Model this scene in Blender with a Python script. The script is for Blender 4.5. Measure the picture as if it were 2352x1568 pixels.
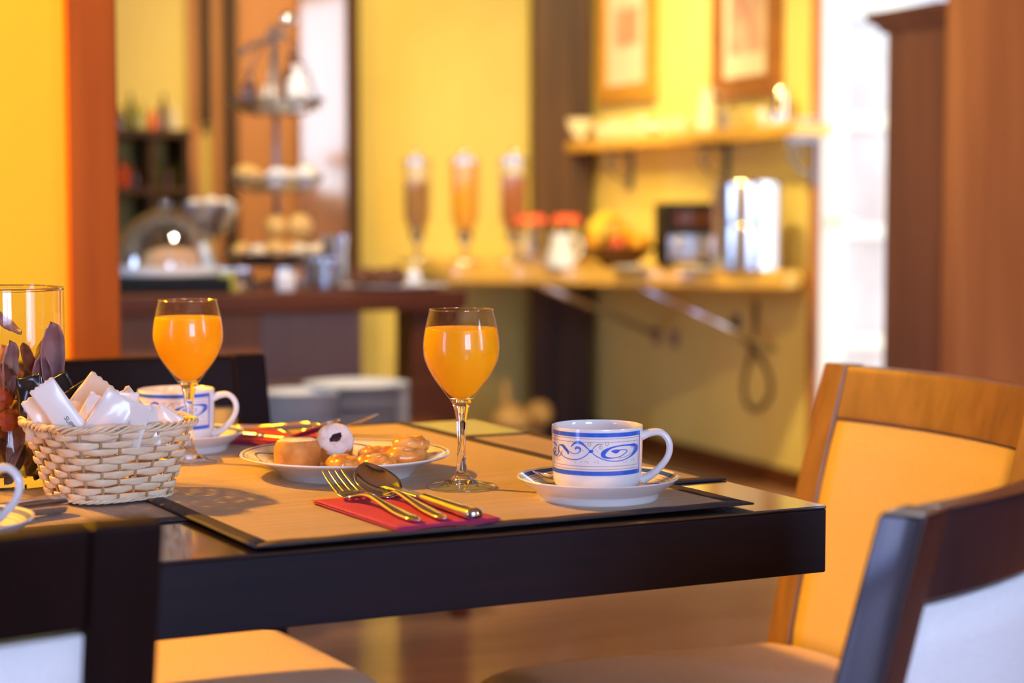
import bpy, bmesh, math, random
from mathutils import Vector, Matrix
PI = math.pi; R = math.radians
random.seed(7)
for o in list(bpy.data.objects): bpy.data.objects.remove(o)
SC = bpy.context.scene; COL = SC.collection

# ------------------------------------------------------------------ camera
FPX, CX, CY = 4250.0, 1176.0, 784.0
EYE = Vector((0, 0, 1.013)); PITCH = math.atan(304/4250)
cd = bpy.data.cameras.new('camera'); cam = bpy.data.objects.new('camera', cd); COL.objects.link(cam)
cam.location = EYE; cam.rotation_euler = (PI/2-PITCH, 0, 0)
cd.sensor_width = 36; cd.lens = 36*FPX/2352; cd.clip_start = .05
cd.dof.use_dof = True; cd.dof.focus_distance = 1.70; cd.dof.aperture_fstop = 3.7
SC.camera = cam
SC.view_settings.view_transform = 'Standard'; SC.view_settings.look = 'None'
SC.view_settings.gamma = 1; SC.view_settings.use_curve_mapping = False
SC.view_settings.exposure = 0.0

# ------------------------------------------------------------------ frames of reference
RA = R(22); E1 = Vector((math.cos(RA), math.sin(RA), 0)); E2 = Vector((-math.sin(RA), math.cos(RA), 0))
def room(a, b, z=0): return E1*a + E2*b + Vector((0, 0, z))
TA = R(25.9); TT = .75
T0 = Vector((.28, 1.632, 0)); TU = Vector((-math.cos(TA), -math.sin(TA), 0)); TV = Vector((-math.sin(TA), math.cos(TA), 0))
def tab(u, v, z=TT): return T0 + TU*u + TV*v + Vector((0, 0, z))
_F = Vector((0, math.cos(PITCH), -math.sin(PITCH))); _U = Vector((0, math.sin(PITCH), math.cos(PITCH)))
def ray(px, py): return _F + Vector((1, 0, 0))*((px-CX)/FPX) + _U*((CY-py)/FPX)
def on(px, py, z=TT):           # where that sight line meets the level z
    d = ray(px, py); return EYE + d*((z-EYE.z)/d.z)
def at(px, py, y):              # where it meets the distance y
    d = ray(px, py); return EYE + d*(y/d.y)

# ------------------------------------------------------------------ world and lights
W = bpy.data.worlds.new('world'); SC.world = W; W.use_nodes = True
W.node_tree.nodes['Background'].inputs[0].default_value = (.80, .88, 1, 1)
W.node_tree.nodes['Background'].inputs[1].default_value = 4.3
WARM = (1, .42, .012); WARM2 = (1, .74, .26); COOL = (.46, .60, 1)
def light(name, kind, loc, target, energy, color, **kw):
    l = bpy.data.lights.new(name, kind); l.energy = energy; l.color = color
    for k, v in kw.items(): setattr(l, k, v)
    o = bpy.data.objects.new(name, l); COL.objects.link(o); o.location = loc
    if target is not None: o.rotation_euler = (Vector(target)-Vector(loc)).to_track_quat('-Z', 'Y').to_euler()
    return o
# ceiling spots of the room, warm halogen, then one added fill
light('ceiling_spot_table', 'SPOT', (-1.75, 2.45, 2.15), (0, 1.9, .75), 430, WARM, shadow_soft_size=.06, spot_size=R(95), spot_blend=.6)
light('ceiling_spot_near', 'SPOT', (-1.3, 1.1, 2.35), (-1.2, 2.7, 1.0), 130, WARM, shadow_soft_size=.06, spot_size=R(90), spot_blend=.6)
light('ceiling_spot_pictures', 'SPOT', (.15, 6.6, 2.4), (.60, 7.9, 1.45), 105, (1, .78, .40), shadow_soft_size=.05, spot_size=R(80), spot_blend=.8)
light('ceiling_spot_counter', 'SPOT', (.2, 5.6, 2.4), (.7, 6.9, .8), 190, WARM2, shadow_soft_size=.05, spot_size=R(80), spot_blend=.8)
light('ceiling_spot_corner', 'SPOT', (-.5, 6.0, 2.4), (-.25, 8.2, 1.25), 165, WARM2, shadow_soft_size=.05, spot_size=R(80), spot_blend=.7)
light('ceiling_spot_bar', 'SPOT', (-1.3, 5.9, 2.4), (-1.4, 7.6, 1.3), 85, (1, .58, .10), shadow_soft_size=.05, spot_size=R(100), spot_blend=.7)
light('ceiling_spot_buffet', 'SPOT', (-.3, 4.2, 2.4), (-.7, 5.2, .8), 170, (1, .80, .55), shadow_soft_size=.05, spot_size=R(70), spot_blend=.6)
light('ceiling_spot_cabinet', 'SPOT', (.2, 3.4, 2.4), (1.5, 4.2, 1.1), 90, (1, .55, .08), shadow_soft_size=.05, spot_size=R(80), spot_blend=.7)
light('ceiling_spot_aisle', 'SPOT', (.1, 3.2, 2.45), (1.1, 7.0, .35), 170, WARM2, shadow_soft_size=.06, spot_size=R(42), spot_blend=.9)  # added fill to brighten the wall under the counter
# daylight through the windows behind and beside the camera
def win_light(name, c, facing, w, h, e, portal=False, color=None):
    l = light(name, 'AREA', c, Vector(c)+Vector(facing), e, COOL, shape='RECTANGLE', size=w, size_y=h)
    if portal: l.data.cycles.is_portal = True
    if color: l.data.color = color
    return l
win_light('daylight_window_back', room(.55, -2.96, 1.45), E2, 1.3, 1.7, 135)
win_light('daylight_window_side', room(3.40, -1.4, 1.4), -E1, .9, 1.8, 75)
win_light('daylight_window_left', room(-3.43, .35, 1.10), E1, .65, 2.1, 30, color=(.26, .36, 1))
win_light('daylight_window_bar', room(-3.38, 4.6, 1.42), E1, .8, 1.45, 62)
win_light('daylight_doorway', room(3.50, 5.05, 1.12), -E1, 1.28, 2.24, 1, True)

# ------------------------------------------------------------------ materials
def mat(name, c, c2=None, rough=.5, metal=0, ns=(8, 8, 8), bump=0, bscale=None, coat=0, trans=0, ior=1.45, sss=0, sssr=(1, .4, .1), sheen=0, coords='Object', spec=.5, detail=4, lo=.35, hi=.65):
    m = bpy.data.materials.new(name); m.use_nodes = True; nt = m.node_tree; N = nt.nodes; L = nt.links
    b = N['Principled BSDF']; b.inputs['Base Color'].default_value = (*c, 1)
    b.inputs['Roughness'].default_value = rough; b.inputs['Metallic'].default_value = metal
    b.inputs['Coat Weight'].default_value = coat; b.inputs['Coat Roughness'].default_value = .08
    b.inputs['Transmission Weight'].default_value = trans; b.inputs['IOR'].default_value = ior
    b.inputs['Specular IOR Level'].default_value = spec
    if sss:
        b.inputs['Subsurface Weight'].default_value = sss; b.inputs['Subsurface Radius'].default_value = sssr; b.inputs['Subsurface Scale'].default_value = .01
    if sheen: b.inputs['Sheen Weight'].default_value = sheen
    if c2 or bump:
        tc = N.new('ShaderNodeTexCoord'); mp = N.new('ShaderNodeMapping'); L.new(tc.outputs[coords], mp.inputs[0]); mp.inputs['Scale'].default_value = ns
        nz = N.new('ShaderNodeTexNoise'); nz.inputs['Scale'].default_value = 1; nz.inputs['Detail'].default_value = detail; L.new(mp.outputs[0], nz.inputs[0])
        if c2:
            r = N.new('ShaderNodeValToRGB'); r.color_ramp.elements[0].position = lo; r.color_ramp.elements[1].position = hi
            r.color_ramp.elements[0].color = (*c, 1); r.color_ramp.elements[1].color = (*c2, 1)
            L.new(nz.outputs[0], r.inputs[0]); L.new(r.outputs[0], b.inputs['Base Color'])
        if bump:
            bp = N.new('ShaderNodeBump'); bp.inputs['Strength'].default_value = bump; bp.inputs['Distance'].default_value = .002
            if bscale:
                n2 = N.new('ShaderNodeTexNoise'); n2.inputs['Scale'].default_value = bscale; n2.inputs['Detail'].default_value = 3
                L.new(tc.outputs[coords], n2.inputs[0]); L.new(n2.outputs[0], bp.inputs['Height'])
            else: L.new(nz.outputs[0], bp.inputs['Height'])
            L.new(bp.outputs[0], b.inputs['Normal'])
    return m
M = {}
M['paint'] = mat('yellow wall paint', (.80, .66, .22), (.76, .62, .19), rough=.75, ns=(3, 3, 3), bump=.25, bscale=60)
M['paint_left'] = mat('deep yellow paint', (.90, .66, .003), (.86, .62, .003), rough=.6, ns=(3, 3, 3), bump=.2, bscale=50)
M['paint_bar'] = mat('ochre paint', (.62, .36, .10), (.56, .33, .09), rough=.7, ns=(3, 3, 3))
M['paint_dark'] = mat('dark brown wainscot', (.10, .045, .02), (.07, .03, .015), rough=.6, ns=(3, 3, 3))  # walls out of view, coloured dark to cut bounce and reflections
M['white_paint'] = mat('white lacquer', (.85, .86, .88), rough=.35)
M['ceil'] = mat('cream ceiling', (.50, .38, .22), rough=.8)
M['casing'] = mat('orange stained casing', (.44, .115, .001), (.34, .08, .001), rough=.55, ns=(30, 30, 1.5), spec=.2)
M['wenge'] = mat('dark wenge wood', (.009, .007, .012), (.014, .008, .012), rough=.45, ns=(6, 90, 90), bump=.05, spec=.16)
M['wenge_top'] = mat('dark table top lacquer', (.012, .008, .008), (.018, .011, .010), rough=.2, ns=(4, 70, 70), bump=.0, coat=.8, spec=.4)
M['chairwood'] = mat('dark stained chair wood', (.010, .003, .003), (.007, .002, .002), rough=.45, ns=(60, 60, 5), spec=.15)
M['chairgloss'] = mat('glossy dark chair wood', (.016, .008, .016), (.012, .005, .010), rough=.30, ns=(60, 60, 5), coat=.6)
M['chairlight'] = mat('walnut stained chair wood', (.26, .14, .06), (.19, .10, .045), rough=.34, ns=(50, 50, 6), coat=.5)  # dark chair wood lightened; the warm wall's reflection is put into its colour
M['fabric_pale'] = mat('pale grey back cloth', (.70, .70, .72), (.76, .76, .78), rough=.85, ns=(300, 300, 300), bump=.25, bscale=900, sheen=.2)  # same upholstery, cool daylight put into its colour
M['fabric_seat'] = mat('tan seat cloth', (.66, .50, .33), (.70, .54, .36), rough=.85, ns=(300, 300, 300), bump=.25, bscale=900, sheen=.2)  # same upholstery again, the light on the seats put into its tint
M['fabric'] = mat('cream upholstery', (.58, .44, .15), (.62, .48, .17), rough=.85, ns=(300, 300, 300), bump=.25, bscale=900, sheen=.2)  # same upholstery, orange lamp light put into its colour
M['postwood'] = mat('old dark beam', (.030, .010, .002), (.075, .028, .004), rough=.6, ns=(14, 14, 1.2), bump=.4)
M['barwood'] = mat('mahogany bar wood', (.13, .036, .010), (.09, .024, .008), rough=.4, ns=(3, 30, 30), spec=.25)
M['barpanel'] = mat('orange wood panel', (.30, .10, .025), (.24, .08, .02), rough=.45, ns=(20, 20, 2))
M['barpanel2'] = mat('pale rosewood panel', (.34, .20, .16), (.30, .17, .13), rough=.45, ns=(20, 20, 2))
M['doorwood'] = mat('glossy rosewood', (.36, .19, .13), (.30, .14, .09), rough=.22, ns=(16, 16, 1), coat=1.0, spec=.9)
M['doorwood'].node_tree.nodes['Principled BSDF'].inputs['Coat IOR'].default_value = 2.6
M['cabwood'] = mat('dark brown cabinet wood', (.20, .085, .058), (.14, .06, .045), rough=.35, ns=(16, 16, 1), coat=.25)
M['pinewood'] = mat('honey stained wood', (.50, .22, .09), (.38, .15, .06), rough=.4, ns=(14, 14, 1), coat=.25)
M['counter'] = mat('golden wood counter', (.80, .46, .08), (.66, .36, .06), rough=.3, ns=(4, 30, 30), coat=.4)
M['steel'] = mat('polished steel', (.82, .80, .78), rough=.10, metal=1)
M['steel_soft'] = mat('brushed steel', (.78, .79, .82), rough=.24, metal=1)
M['silver'] = mat('old silver', (.55, .56, .60), rough=.28, metal=1)
M['wire'] = mat('grey wire', (.20, .21, .25), rough=.35, metal=.8)
M['black'] = mat('black plastic', (.010, .010, .012), rough=.5, spec=.2)
M['porcelain'] = mat('white porcelain', (.84, .84, .86), rough=.10, coat=.4)
M['blue_print'] = mat('cobalt print', (.035, .12, .62), (.05, .16, .72), rough=.15, ns=(150, 150, 150), coat=.4)
M['brown_print'] = mat('brown print', (.50, .22, .12), rough=.2, coat=.4)
M['grey_print'] = mat('grey blue print', (.16, .17, .30), rough=.2, coat=.4)
def glass(name, c=(1, 1, 1), ior=1.45, rough=0.0):
    m = bpy.data.materials.new(name); m.use_nodes = True; nt = m.node_tree; nt.nodes.remove(nt.nodes['Principled BSDF'])
    g = nt.nodes.new('ShaderNodeBsdfGlass'); g.inputs[0].default_value = (*c, 1); g.inputs['Roughness'].default_value = rough; g.inputs['IOR'].default_value = ior
    nt.links.new(g.outputs[0], nt.nodes['Material Output'].inputs[0]); return m
def thin_glass(name, tint=(1, 1, 1), base=.05, edge=.75, p=3.5):
    m = bpy.data.materials.new(name); m.use_nodes = True; nt = m.node_tree; N = nt.nodes; L = nt.links; N.remove(N['Principled BSDF'])
    lw = N.new('ShaderNodeLayerWeight'); lw.inputs[0].default_value = .5
    pw = N.new('ShaderNodeMath'); pw.operation = 'POWER'; pw.inputs[1].default_value = p; L.new(lw.outputs['Facing'], pw.inputs[0])
    ma = N.new('ShaderNodeMath'); ma.operation = 'MULTIPLY_ADD'; ma.inputs[1].default_value = edge; ma.inputs[2].default_value = base; L.new(pw.outputs[0], ma.inputs[0])
    t = N.new('ShaderNodeBsdfTransparent'); t.inputs[0].default_value = (*tint, 1); g = N.new('ShaderNodeBsdfGlossy'); g.inputs['Roughness'].default_value = .02
    mx = N.new('ShaderNodeMixShader'); L.new(ma.outputs[0], mx.inputs[0]); L.new(t.outputs[0], mx.inputs[1]); L.new(g.outputs[0], mx.inputs[2]); L.new(mx.outputs[0], N['Material Output'].inputs[0]); return m
M['glass'] = glass('clear glass', (.985, .985, .98))
M['thinfoot'] = thin_glass('clear foot glass', (.97, .97, .97), .13, .8, 2.2)
M['ice'] = thin_glass('cut glass', (.9, .94, 1), .38, .5, 2)
M['thinclear'] = thin_glass('thin clear glass', (.99, .99, .985), .03, .55, 4)
M['pane'] = mat('window pane', (.75, .8, .9), rough=.03, trans=.0, spec=.9)
def juice_mat():
    m = bpy.data.materials.new('orange juice'); m.use_nodes = True; nt = m.node_tree; N = nt.nodes; L = nt.links
    b = N['Principled BSDF']; b.inputs['Base Color'].default_value = (1, .60, .008, 1); b.inputs['Roughness'].default_value = .3
    b.inputs['Subsurface Weight'].default_value = .9; b.inputs['Subsurface Radius'].default_value = (1.4, .55, .03); b.inputs['Subsurface Scale'].default_value = .022
    t = N.new('ShaderNodeBsdfTranslucent'); t.inputs[0].default_value = (1, .66, .008, 1)
    mx = N.new('ShaderNodeMixShader'); mx.inputs[0].default_value = .45
    L.new(b.outputs[0], mx.inputs[1]); L.new(t.outputs[0], mx.inputs[2]); L.new(mx.outputs[0], N['Material Output'].inputs[0]); return m
M['juice'] = juice_mat()
def weave_mat(name, c1, c2, ang):
    """fine woven vinyl: two crossing sets of threads about 1.1 mm apart"""
    m = bpy.data.materials.new(name); m.use_nodes = True; nt = m.node_tree; N = nt.nodes; L = nt.links
    b = N['Principled BSDF']; b.inputs['Roughness'].default_value = .55
    tc = N.new('ShaderNodeTexCoord'); mp = N.new('ShaderNodeMapping'); mp.inputs['Rotation'].default_value = (0, 0, ang); L.new(tc.outputs['Object'], mp.inputs[0])
    ws = []
    for d, s in (('X', 165), ('Y', 140)):
        w = N.new('ShaderNodeTexWave'); w.wave_type = 'BANDS'; w.bands_direction = d; w.inputs['Scale'].default_value = s; w.inputs['Distortion'].default_value = .4; w.inputs['Detail'].default_value = 0
        L.new(mp.outputs[0], w.inputs[0]); ws.append(w)
    mx = N.new('ShaderNodeMath'); mx.operation = 'MULTIPLY'; L.new(ws[0].outputs['Fac'], mx.inputs[0]); L.new(ws[1].outputs['Fac'], mx.inputs[1])
    mp2 = N.new('ShaderNodeMapping'); mp2.inputs['Scale'].default_value = (5, 160, 5); L.new(mp.outputs[0], mp2.inputs[0])
    nz = N.new('ShaderNodeTexNoise'); nz.inputs['Scale'].default_value = 1; nz.inputs['Detail'].default_value = 3; L.new(mp2.outputs[0], nz.inputs[0])
    ad = N.new('ShaderNodeMath'); ad.operation = 'MULTIPLY_ADD'; L.new(nz.outputs[0], ad.inputs[0]); ad.inputs[1].default_value = .45; L.new(mx.outputs[0], ad.inputs[2])
    r = N.new('ShaderNodeValToRGB'); r.color_ramp.elements[0].position = .16; r.color_ramp.elements[1].position = .78
    r.color_ramp.elements[0].color = (*c1, 1); r.color_ramp.elements[1].color = (*c2, 1); L.new(ad.outputs[0], r.inputs[0]); L.new(r.outputs[0], b.inputs['Base Color'])
    bp = N.new('ShaderNodeBump'); bp.inputs['Strength'].default_value = .6; bp.inputs['Distance'].default_value = .0008; L.new(mx.outputs[0], bp.inputs['Height']); L.new(bp.outputs[0], b.inputs['Normal'])
    return m
M['mat_tan'] = weave_mat('tan woven vinyl', (.28, .21, .15), (.76, .62, .46), 0)
M['mat_grey'] = weave_mat('grey tan woven vinyl', (.24, .18, .16), (.55, .45, .38), PI/2)
M['binding'] = mat('dark grey binding', (.045, .035, .045), (.03, .025, .035), rough=.7, ns=(400, 400, 400), bump=.2, bscale=900)
M['napkin'] = mat('crimson purple paper', (.50, .042, .13), (.44, .036, .12), rough=.75, ns=(30, 30, 30), bump=.5, bscale=500)
M['cane'] = mat('pale willow', (.80, .66, .47), (.68, .50, .31), rough=.45, ns=(60, 60, 240), bump=.3, lo=.3, hi=.75)
M['stake'] = mat('brown willow', (.50, .32, .15), (.40, .24, .10), rough=.5, ns=(80, 80, 200))
M['paper'] = mat('white glossy sachet', (.80, .74, .70), rough=.28, coat=.3, sss=.0)
M['paper_beige'] = mat('beige sachet', (.66, .54, .42), rough=.35, coat=.2)
M['paper_black'] = mat('black sachet', (.018, .014, .014), rough=.22, coat=.5)
M['ink'] = mat('dark ink', (.03, .02, .02), rough=.6)
M['pastry'] = mat('baked sponge', (.66, .33, .09), (.50, .21, .045), rough=.6, ns=(60, 60, 60), bump=.5, bscale=250)
M['sugar'] = mat('powdered sugar', (.82, .80, .82), (.62, .50, .42), rough=.9, ns=(110, 110, 110), bump=.8, bscale=400, lo=.45, hi=.85)
M['choc'] = mat('chocolate', (.020, .006, .010), (.05, .02, .03), rough=.4, ns=(100, 100, 100))
M['glazed'] = mat('glazed ring', (.62, .27, .05), (.78, .44, .13), rough=.22, ns=(70, 70, 70), bump=.6, bscale=180, coat=.7, sss=.2)
M['syrup'] = mat('syrup', (.55, .22, .03), rough=.08, coat=.8)

def ring_print(name, bands, motif):
    """porcelain with printed rings at given radii (object space, metres)"""
    m = bpy.data.materials.new(name); m.use_nodes = True; nt = m.node_tree; N = nt.nodes; L = nt.links
    b = N['Principled BSDF']; b.inputs['Roughness'].default_value = .10; b.inputs['Coat Weight'].default_value = .4
    tc = N.new('ShaderNodeTexCoord'); sp = N.new('ShaderNodeSeparateXYZ'); L.new(tc.outputs['Object'], sp.inputs[0])
    cb = N.new('ShaderNodeCombineXYZ'); L.new(sp.outputs[0], cb.inputs[0]); L.new(sp.outputs[1], cb.inputs[1])
    ln = N.new('ShaderNodeVectorMath'); ln.operation = 'LENGTH'; L.new(cb.outputs[0], ln.inputs[0])
    ms = N.new('ShaderNodeMath'); ms.operation = 'MULTIPLY'; ms.inputs[1].default_value = 8; L.new(ln.outputs['Value'], ms.inputs[0])
    r = N.new('ShaderNodeValToRGB'); r.color_ramp.interpolation = 'CONSTANT'; el = r.color_ramp.elements
    wh = (.84, .84, .86, 1); el[0].position = 0; el[0].color = wh; el[1].position = .999; el[1].color = wh
    for r0, r1, c in bands:
        e = el.new(r0*8); e.color = (*c, 1); e = el.new(r1*8); e.color = wh
    L.new(ms.outputs[0], r.inputs[0])
    # swirling motif between two radii
    at_ = N.new('ShaderNodeMath'); at_.operation = 'ARCTAN2'; L.new(sp.outputs[1], at_.inputs[0]); L.new(sp.outputs[0], at_.inputs[1])
    r0, r1, k = motif
    rr = N.new('ShaderNodeMapRange'); rr.inputs[1].default_value = r0; rr.inputs[2].default_value = r1; rr.inputs[3].default_value = -1; rr.inputs[4].default_value = 1; rr.clamp = False; L.new(ln.outputs['Value'], rr.inputs[0])
    mu = N.new('ShaderNodeMath'); mu.operation = 'MULTIPLY'; mu.inputs[1].default_value = k; L.new(at_.outputs[0], mu.inputs[0])
    si = N.new('ShaderNodeMath'); si.operation = 'SINE'; L.new(mu.outputs[0], si.inputs[0])
    s7 = N.new('ShaderNodeMath'); s7.operation = 'MULTIPLY'; s7.inputs[1].default_value = .7; L.new(si.outputs[0], s7.inputs[0])
    df = N.new('ShaderNodeMath'); df.operation = 'SUBTRACT'; L.new(rr.outputs[0], df.inputs[0]); L.new(s7.outputs[0], df.inputs[1])
    ab = N.new('ShaderNodeMath'); ab.operation = 'ABSOLUTE'; L.new(df.outputs[0], ab.inputs[0])
    lt = N.new('ShaderNodeMath'); lt.operation = 'LESS_THAN'; lt.inputs[1].default_value = .22; L.new(ab.outputs[0], lt.inputs[0])
    up = N.new('ShaderNodeMath'); up.operation = 'GREATER_THAN'; up.inputs[1].default_value = .003; L.new(sp.outputs[2], up.inputs[0])
    m2 = N.new('ShaderNodeMath'); m2.operation = 'MULTIPLY'; L.new(lt.outputs[0], m2.inputs[0]); L.new(up.outputs[0], m2.inputs[1])
    mx = N.new('ShaderNodeMix'); mx.data_type = 'RGBA'; L.new(m2.outputs[0], mx.inputs[0]); L.new(r.outputs[0], mx.inputs[6]); mx.inputs[7].default_value = (.10, .12, .34, 1)
    # only the upper side carries print
    ge = N.new('ShaderNodeNewGeometry'); sn = N.new('ShaderNodeSeparateXYZ'); L.new(ge.outputs['True Normal'], sn.inputs[0])
    gt = N.new('ShaderNodeMath'); gt.operation = 'GREATER_THAN'; gt.inputs[1].default_value = .2; L.new(sn.outputs[2], gt.inputs[0])
    m3 = N.new('ShaderNodeMix'); m3.data_type = 'RGBA'; L.new(gt.outputs[0], m3.inputs[0]); m3.inputs[6].default_value = wh; L.new(mx.outputs[2], m3.inputs[7])
    L.new(m3.outputs[2], b.inputs['Base Color']); return m
BL = (.035, .12, .62); BR = (.45, .20, .11)
M['saucer'] = ring_print('printed saucer', [(.0655, .0695, BL), (.0635, .0640, BR), (.0605, .0610, BR), (.0445, .0450, BR)], (.048, .058, 7))
M['plate'] = ring_print('printed plate', [(.0975, .0995, (.10, .10, .25)), (.0945, .0951, BR), (.0765, .0771, BR)], (.080, .092, 9))
# ------------------------------------------------------------------ mesh helpers
def mesh(name, verts, faces, smooth=True):
    me = bpy.data.meshes.new(name); me.from_pydata([tuple(v) for v in verts], [], faces)
    bm = bmesh.new(); bm.from_mesh(me); bmesh.ops.recalc_face_normals(bm, faces=bm.faces); bm.to_mesh(me); bm.free()
    if smooth:
        for p in me.polygons: p.use_smooth = True
    return me
def link(name, me, m=None, parent=None, loc=None, rot=None):
    o = bpy.data.objects.new(name, me)
    if m is not None and not me.materials: me.materials.append(m)
    COL.objects.link(o)
    if parent is not None: o.parent = parent
    if loc is not None: o.location = loc
    if rot is not None: o.rotation_euler = rot
    if me is not None and me.name.startswith('lathe'): o.modifiers.new('wn', 'WEIGHTED_NORMAL').keep_sharp = True
    return o
def tag(o, label=None, cat=None, group=None, kind=None):
    if label: o['label'] = label
    if cat: o['category'] = cat
    if group: o['group'] = group
    if kind: o['kind'] = kind
    return o
def thing(name, label, cat, loc=(0, 0, 0), rz=0, group=None):
    o = bpy.data.objects.new(name, None); o.empty_display_size = .05; COL.objects.link(o); o.location = loc; o.rotation_euler = (0, 0, rz)
    return tag(o, label, cat, group)
def struct(o): o['kind'] = 'structure'; return o
def copy_tree(o, label=None, loc=None, rz=None, group=None, parent=None):
    c = o.copy(); COL.objects.link(c)
    if parent is not None: c.parent = parent
    if label: c['label'] = label
    if group: c['group'] = group
    if loc is not None: c.location = loc
    if rz is not None: c.rotation_euler = (0, 0, rz)
    for ch in list(o.children): copy_tree(ch, parent=c)
    return c
def wn(o): m = o.modifiers.new('wn', 'WEIGHTED_NORMAL'); m.keep_sharp = True; return o
def bevel(o, w=.002, seg=2):
    b = o.modifiers.new('bevel', 'BEVEL'); b.width = w; b.segments = seg; b.limit_method = 'ANGLE'; b.angle_limit = R(40)
    for p in o.data.polygons: p.use_smooth = True
    wn(o); return o
def solid(o, t, off=-1):
    s = o.modifiers.new('solid', 'SOLIDIFY'); s.thickness = t; s.offset = off; return o
def lathe(prof, seg=48, jit=0):
    vs = []; fs = []; idx = []
    for r, z in prof:
        if r < 1e-6: idx.append([len(vs)]); vs.append((0, 0, z))
        else:
            idx.append(list(range(len(vs), len(vs)+seg)))
            for k in range(seg):
                a = 2*PI*k/seg; q = r*(1+random.uniform(-jit, jit)); vs.append((q*math.cos(a), q*math.sin(a), z))
    for i in range(len(prof)-1):
        A, B = idx[i], idx[i+1]
        for k in range(seg):
            k2 = (k+1) % seg
            if len(A) == 1 and len(B) == 1: continue
            if len(A) == 1: fs.append((A[0], B[k], B[k2]))
            elif len(B) == 1: fs.append((A[k], B[0], A[k2]))
            else: fs.append((A[k], B[k], B[k2], A[k2]))
    me = mesh('lathe', vs, fs); me.set_sharp_from_angle(angle=R(50)); return me
def loft(secs, cap=True, ring=True, loop=False, smooth=True):
    n = len(secs[0]); vs = [p for s in secs for p in s]; fs = []; m = len(secs)
    for i in range(m if loop else m-1):
        a = i*n; b = ((i+1) % m)*n
        for k in range(n if ring else n-1):
            k2 = (k+1) % n; fs.append((a+k, a+k2, b+k2, b+k))
    if cap and ring and not loop: fs.append(tuple(range(n))[::-1]); fs.append(tuple(range((m-1)*n, m*n)))
    return mesh('loft', vs, fs, smooth)
def tube(pts, rad, n=8, loop=False):
    pts = [Vector(p) for p in pts]; secs = []; m = len(pts)
    prev = None
    for i, p in enumerate(pts):
        q0 = pts[(i-1) % m] if (loop or i > 0) else pts[i]; q1 = pts[(i+1) % m] if (loop or i < m-1) else pts[i]
        t = (q1-q0).normalized(); ref = prev if prev is not None else (Vector((0, 0, 1)) if abs(t.z) < .9 else Vector((1, 0, 0)))
        s = t.cross(ref).normalized(); u = s.cross(t).normalized(); prev = u
        r = rad[i] if isinstance(rad, (list, tuple)) else rad
        secs.append([p+s*(r*math.cos(2*PI*k/n))+u*(r*math.sin(2*PI*k/n)) for k in range(n)])
    return loft(secs, loop=loop)
def box(x0, x1, y0, y1, z0, z1):
    v = [(x, y, z) for z in (z0, z1) for x, y in ((x0, y0), (x1, y0), (x1, y1), (x0, y1))]
    return mesh('box', v, [(3, 2, 1, 0), (4, 5, 6, 7), (0, 1, 5, 4), (1, 2, 6, 5), (2, 3, 7, 6), (3, 0, 4, 7)], False)
def prism(poly, z0, z1):
    n = len(poly); v = [(p[0], p[1], z0) for p in poly]+[(p[0], p[1], z1) for p in poly]
    return mesh('prism', v, [tuple(range(n))[::-1], tuple(range(n, 2*n))]+[(i, (i+1) % n, n+(i+1) % n, n+i) for i in range(n)], False)
def join(meshes):
    vs = []; fs = []; sm = False
    for me in meshes:
        k = len(vs); vs += [tuple(v.co) for v in me.vertices]; fs += [tuple(i+k for i in p.vertices) for p in me.polygons]
        sm = sm or (len(me.polygons) and me.polygons[0].use_smooth); bpy.data.meshes.remove(me)
    return mesh('joined', vs, fs, sm)
def moved(me, mtx): me.transform(mtx); return me
def T(x, y, z): return Matrix.Translation((x, y, z))
def RX(a): return Matrix.Rotation(a, 4, 'X')
def RY(a): return Matrix.Rotation(a, 4, 'Y')
def RZ(a): return Matrix.Rotation(a, 4, 'Z')
def crom(P, n=8):
    P = [Vector(p) for p in P]; out = []
    for i in range(len(P)-1):
        a = P[max(i-1, 0)]; b = P[i]; c = P[i+1]; d = P[min(i+2, len(P)-1)]
        for k in range(n):
            t = k/n; out.append(.5*((2*b)+(c-a)*t+(2*a-5*b+4*c-d)*t*t+(3*b-a-3*c+d)*t**3))
    out.append(P[-1]); return out
def ball(r, seg=16, sq=1):
    n = seg//2; return lathe([(r*math.sin(PI*i/n), -r*sq*math.cos(PI*i/n)) for i in range(n+1)], seg)
def lumpy(me, amp, freq, seed=0):
    from mathutils import noise
    for v in me.vertices:
        d = noise.noise(v.co*freq+Vector((seed*7.3, seed*3.1, seed))); v.co += v.co.normalized()*amp*d
    return me

# ------------------------------------------------------------------ the room
def rbox(name, a0, a1, b0, b1, z0, z1, m):          # a box in room axes, a piece of the setting
    o = link(name, box(a0, a1, b0, b1, z0, z1), m); o.rotation_euler = (0, 0, RA); return struct(o)
AR, BF, BN, AL = 3.43, 7.88, -3.0, -3.4
M['floor'] = mat('brown wood floor', (.46, .25, .14), (.34, .17, .09), rough=.22, ns=(1.5, 22, 1), coat=.3)
rbox('floor', AL, AR+.2, BN-.1, BF+.1, -.05, 0, M['floor'])
rbox('ceiling', AL, AR+.2, BN-.1, BF+.1, 2.6, 2.7, M['ceil'])
M['beam'] = mat('dark ceiling beam', (.06, .025, .010), rough=.6)  # unseen beams added to vary the reflections in the cutlery
for k in range(7): o = rbox('trim_%d' % (k+7), AL, AR, -2.4+k*1.45, -2.28+k*1.45, 2.46, 2.6, M['beam']); bevel(o, .006)
rbox('wall_far', .95, AR, BF, BF+.15, 0, 2.6, M['paint'])
rbox('wall_far_left', AL, .95, BF, BF+.15, 0, 2.6, M['paint_bar'])
o = struct(link('wall_right', prism([(AR, 5.61), (AR+.15, 5.91), (AR+.15, BF+.15), (AR, BF+.15)], 0, 2.6), M['paint'])); o.rotation_euler = (0, 0, RA)
rbox('wall_right_near', AR, AR+.15, -.9, 4.4, 0, 2.6, M['paint_dark'])
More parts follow.
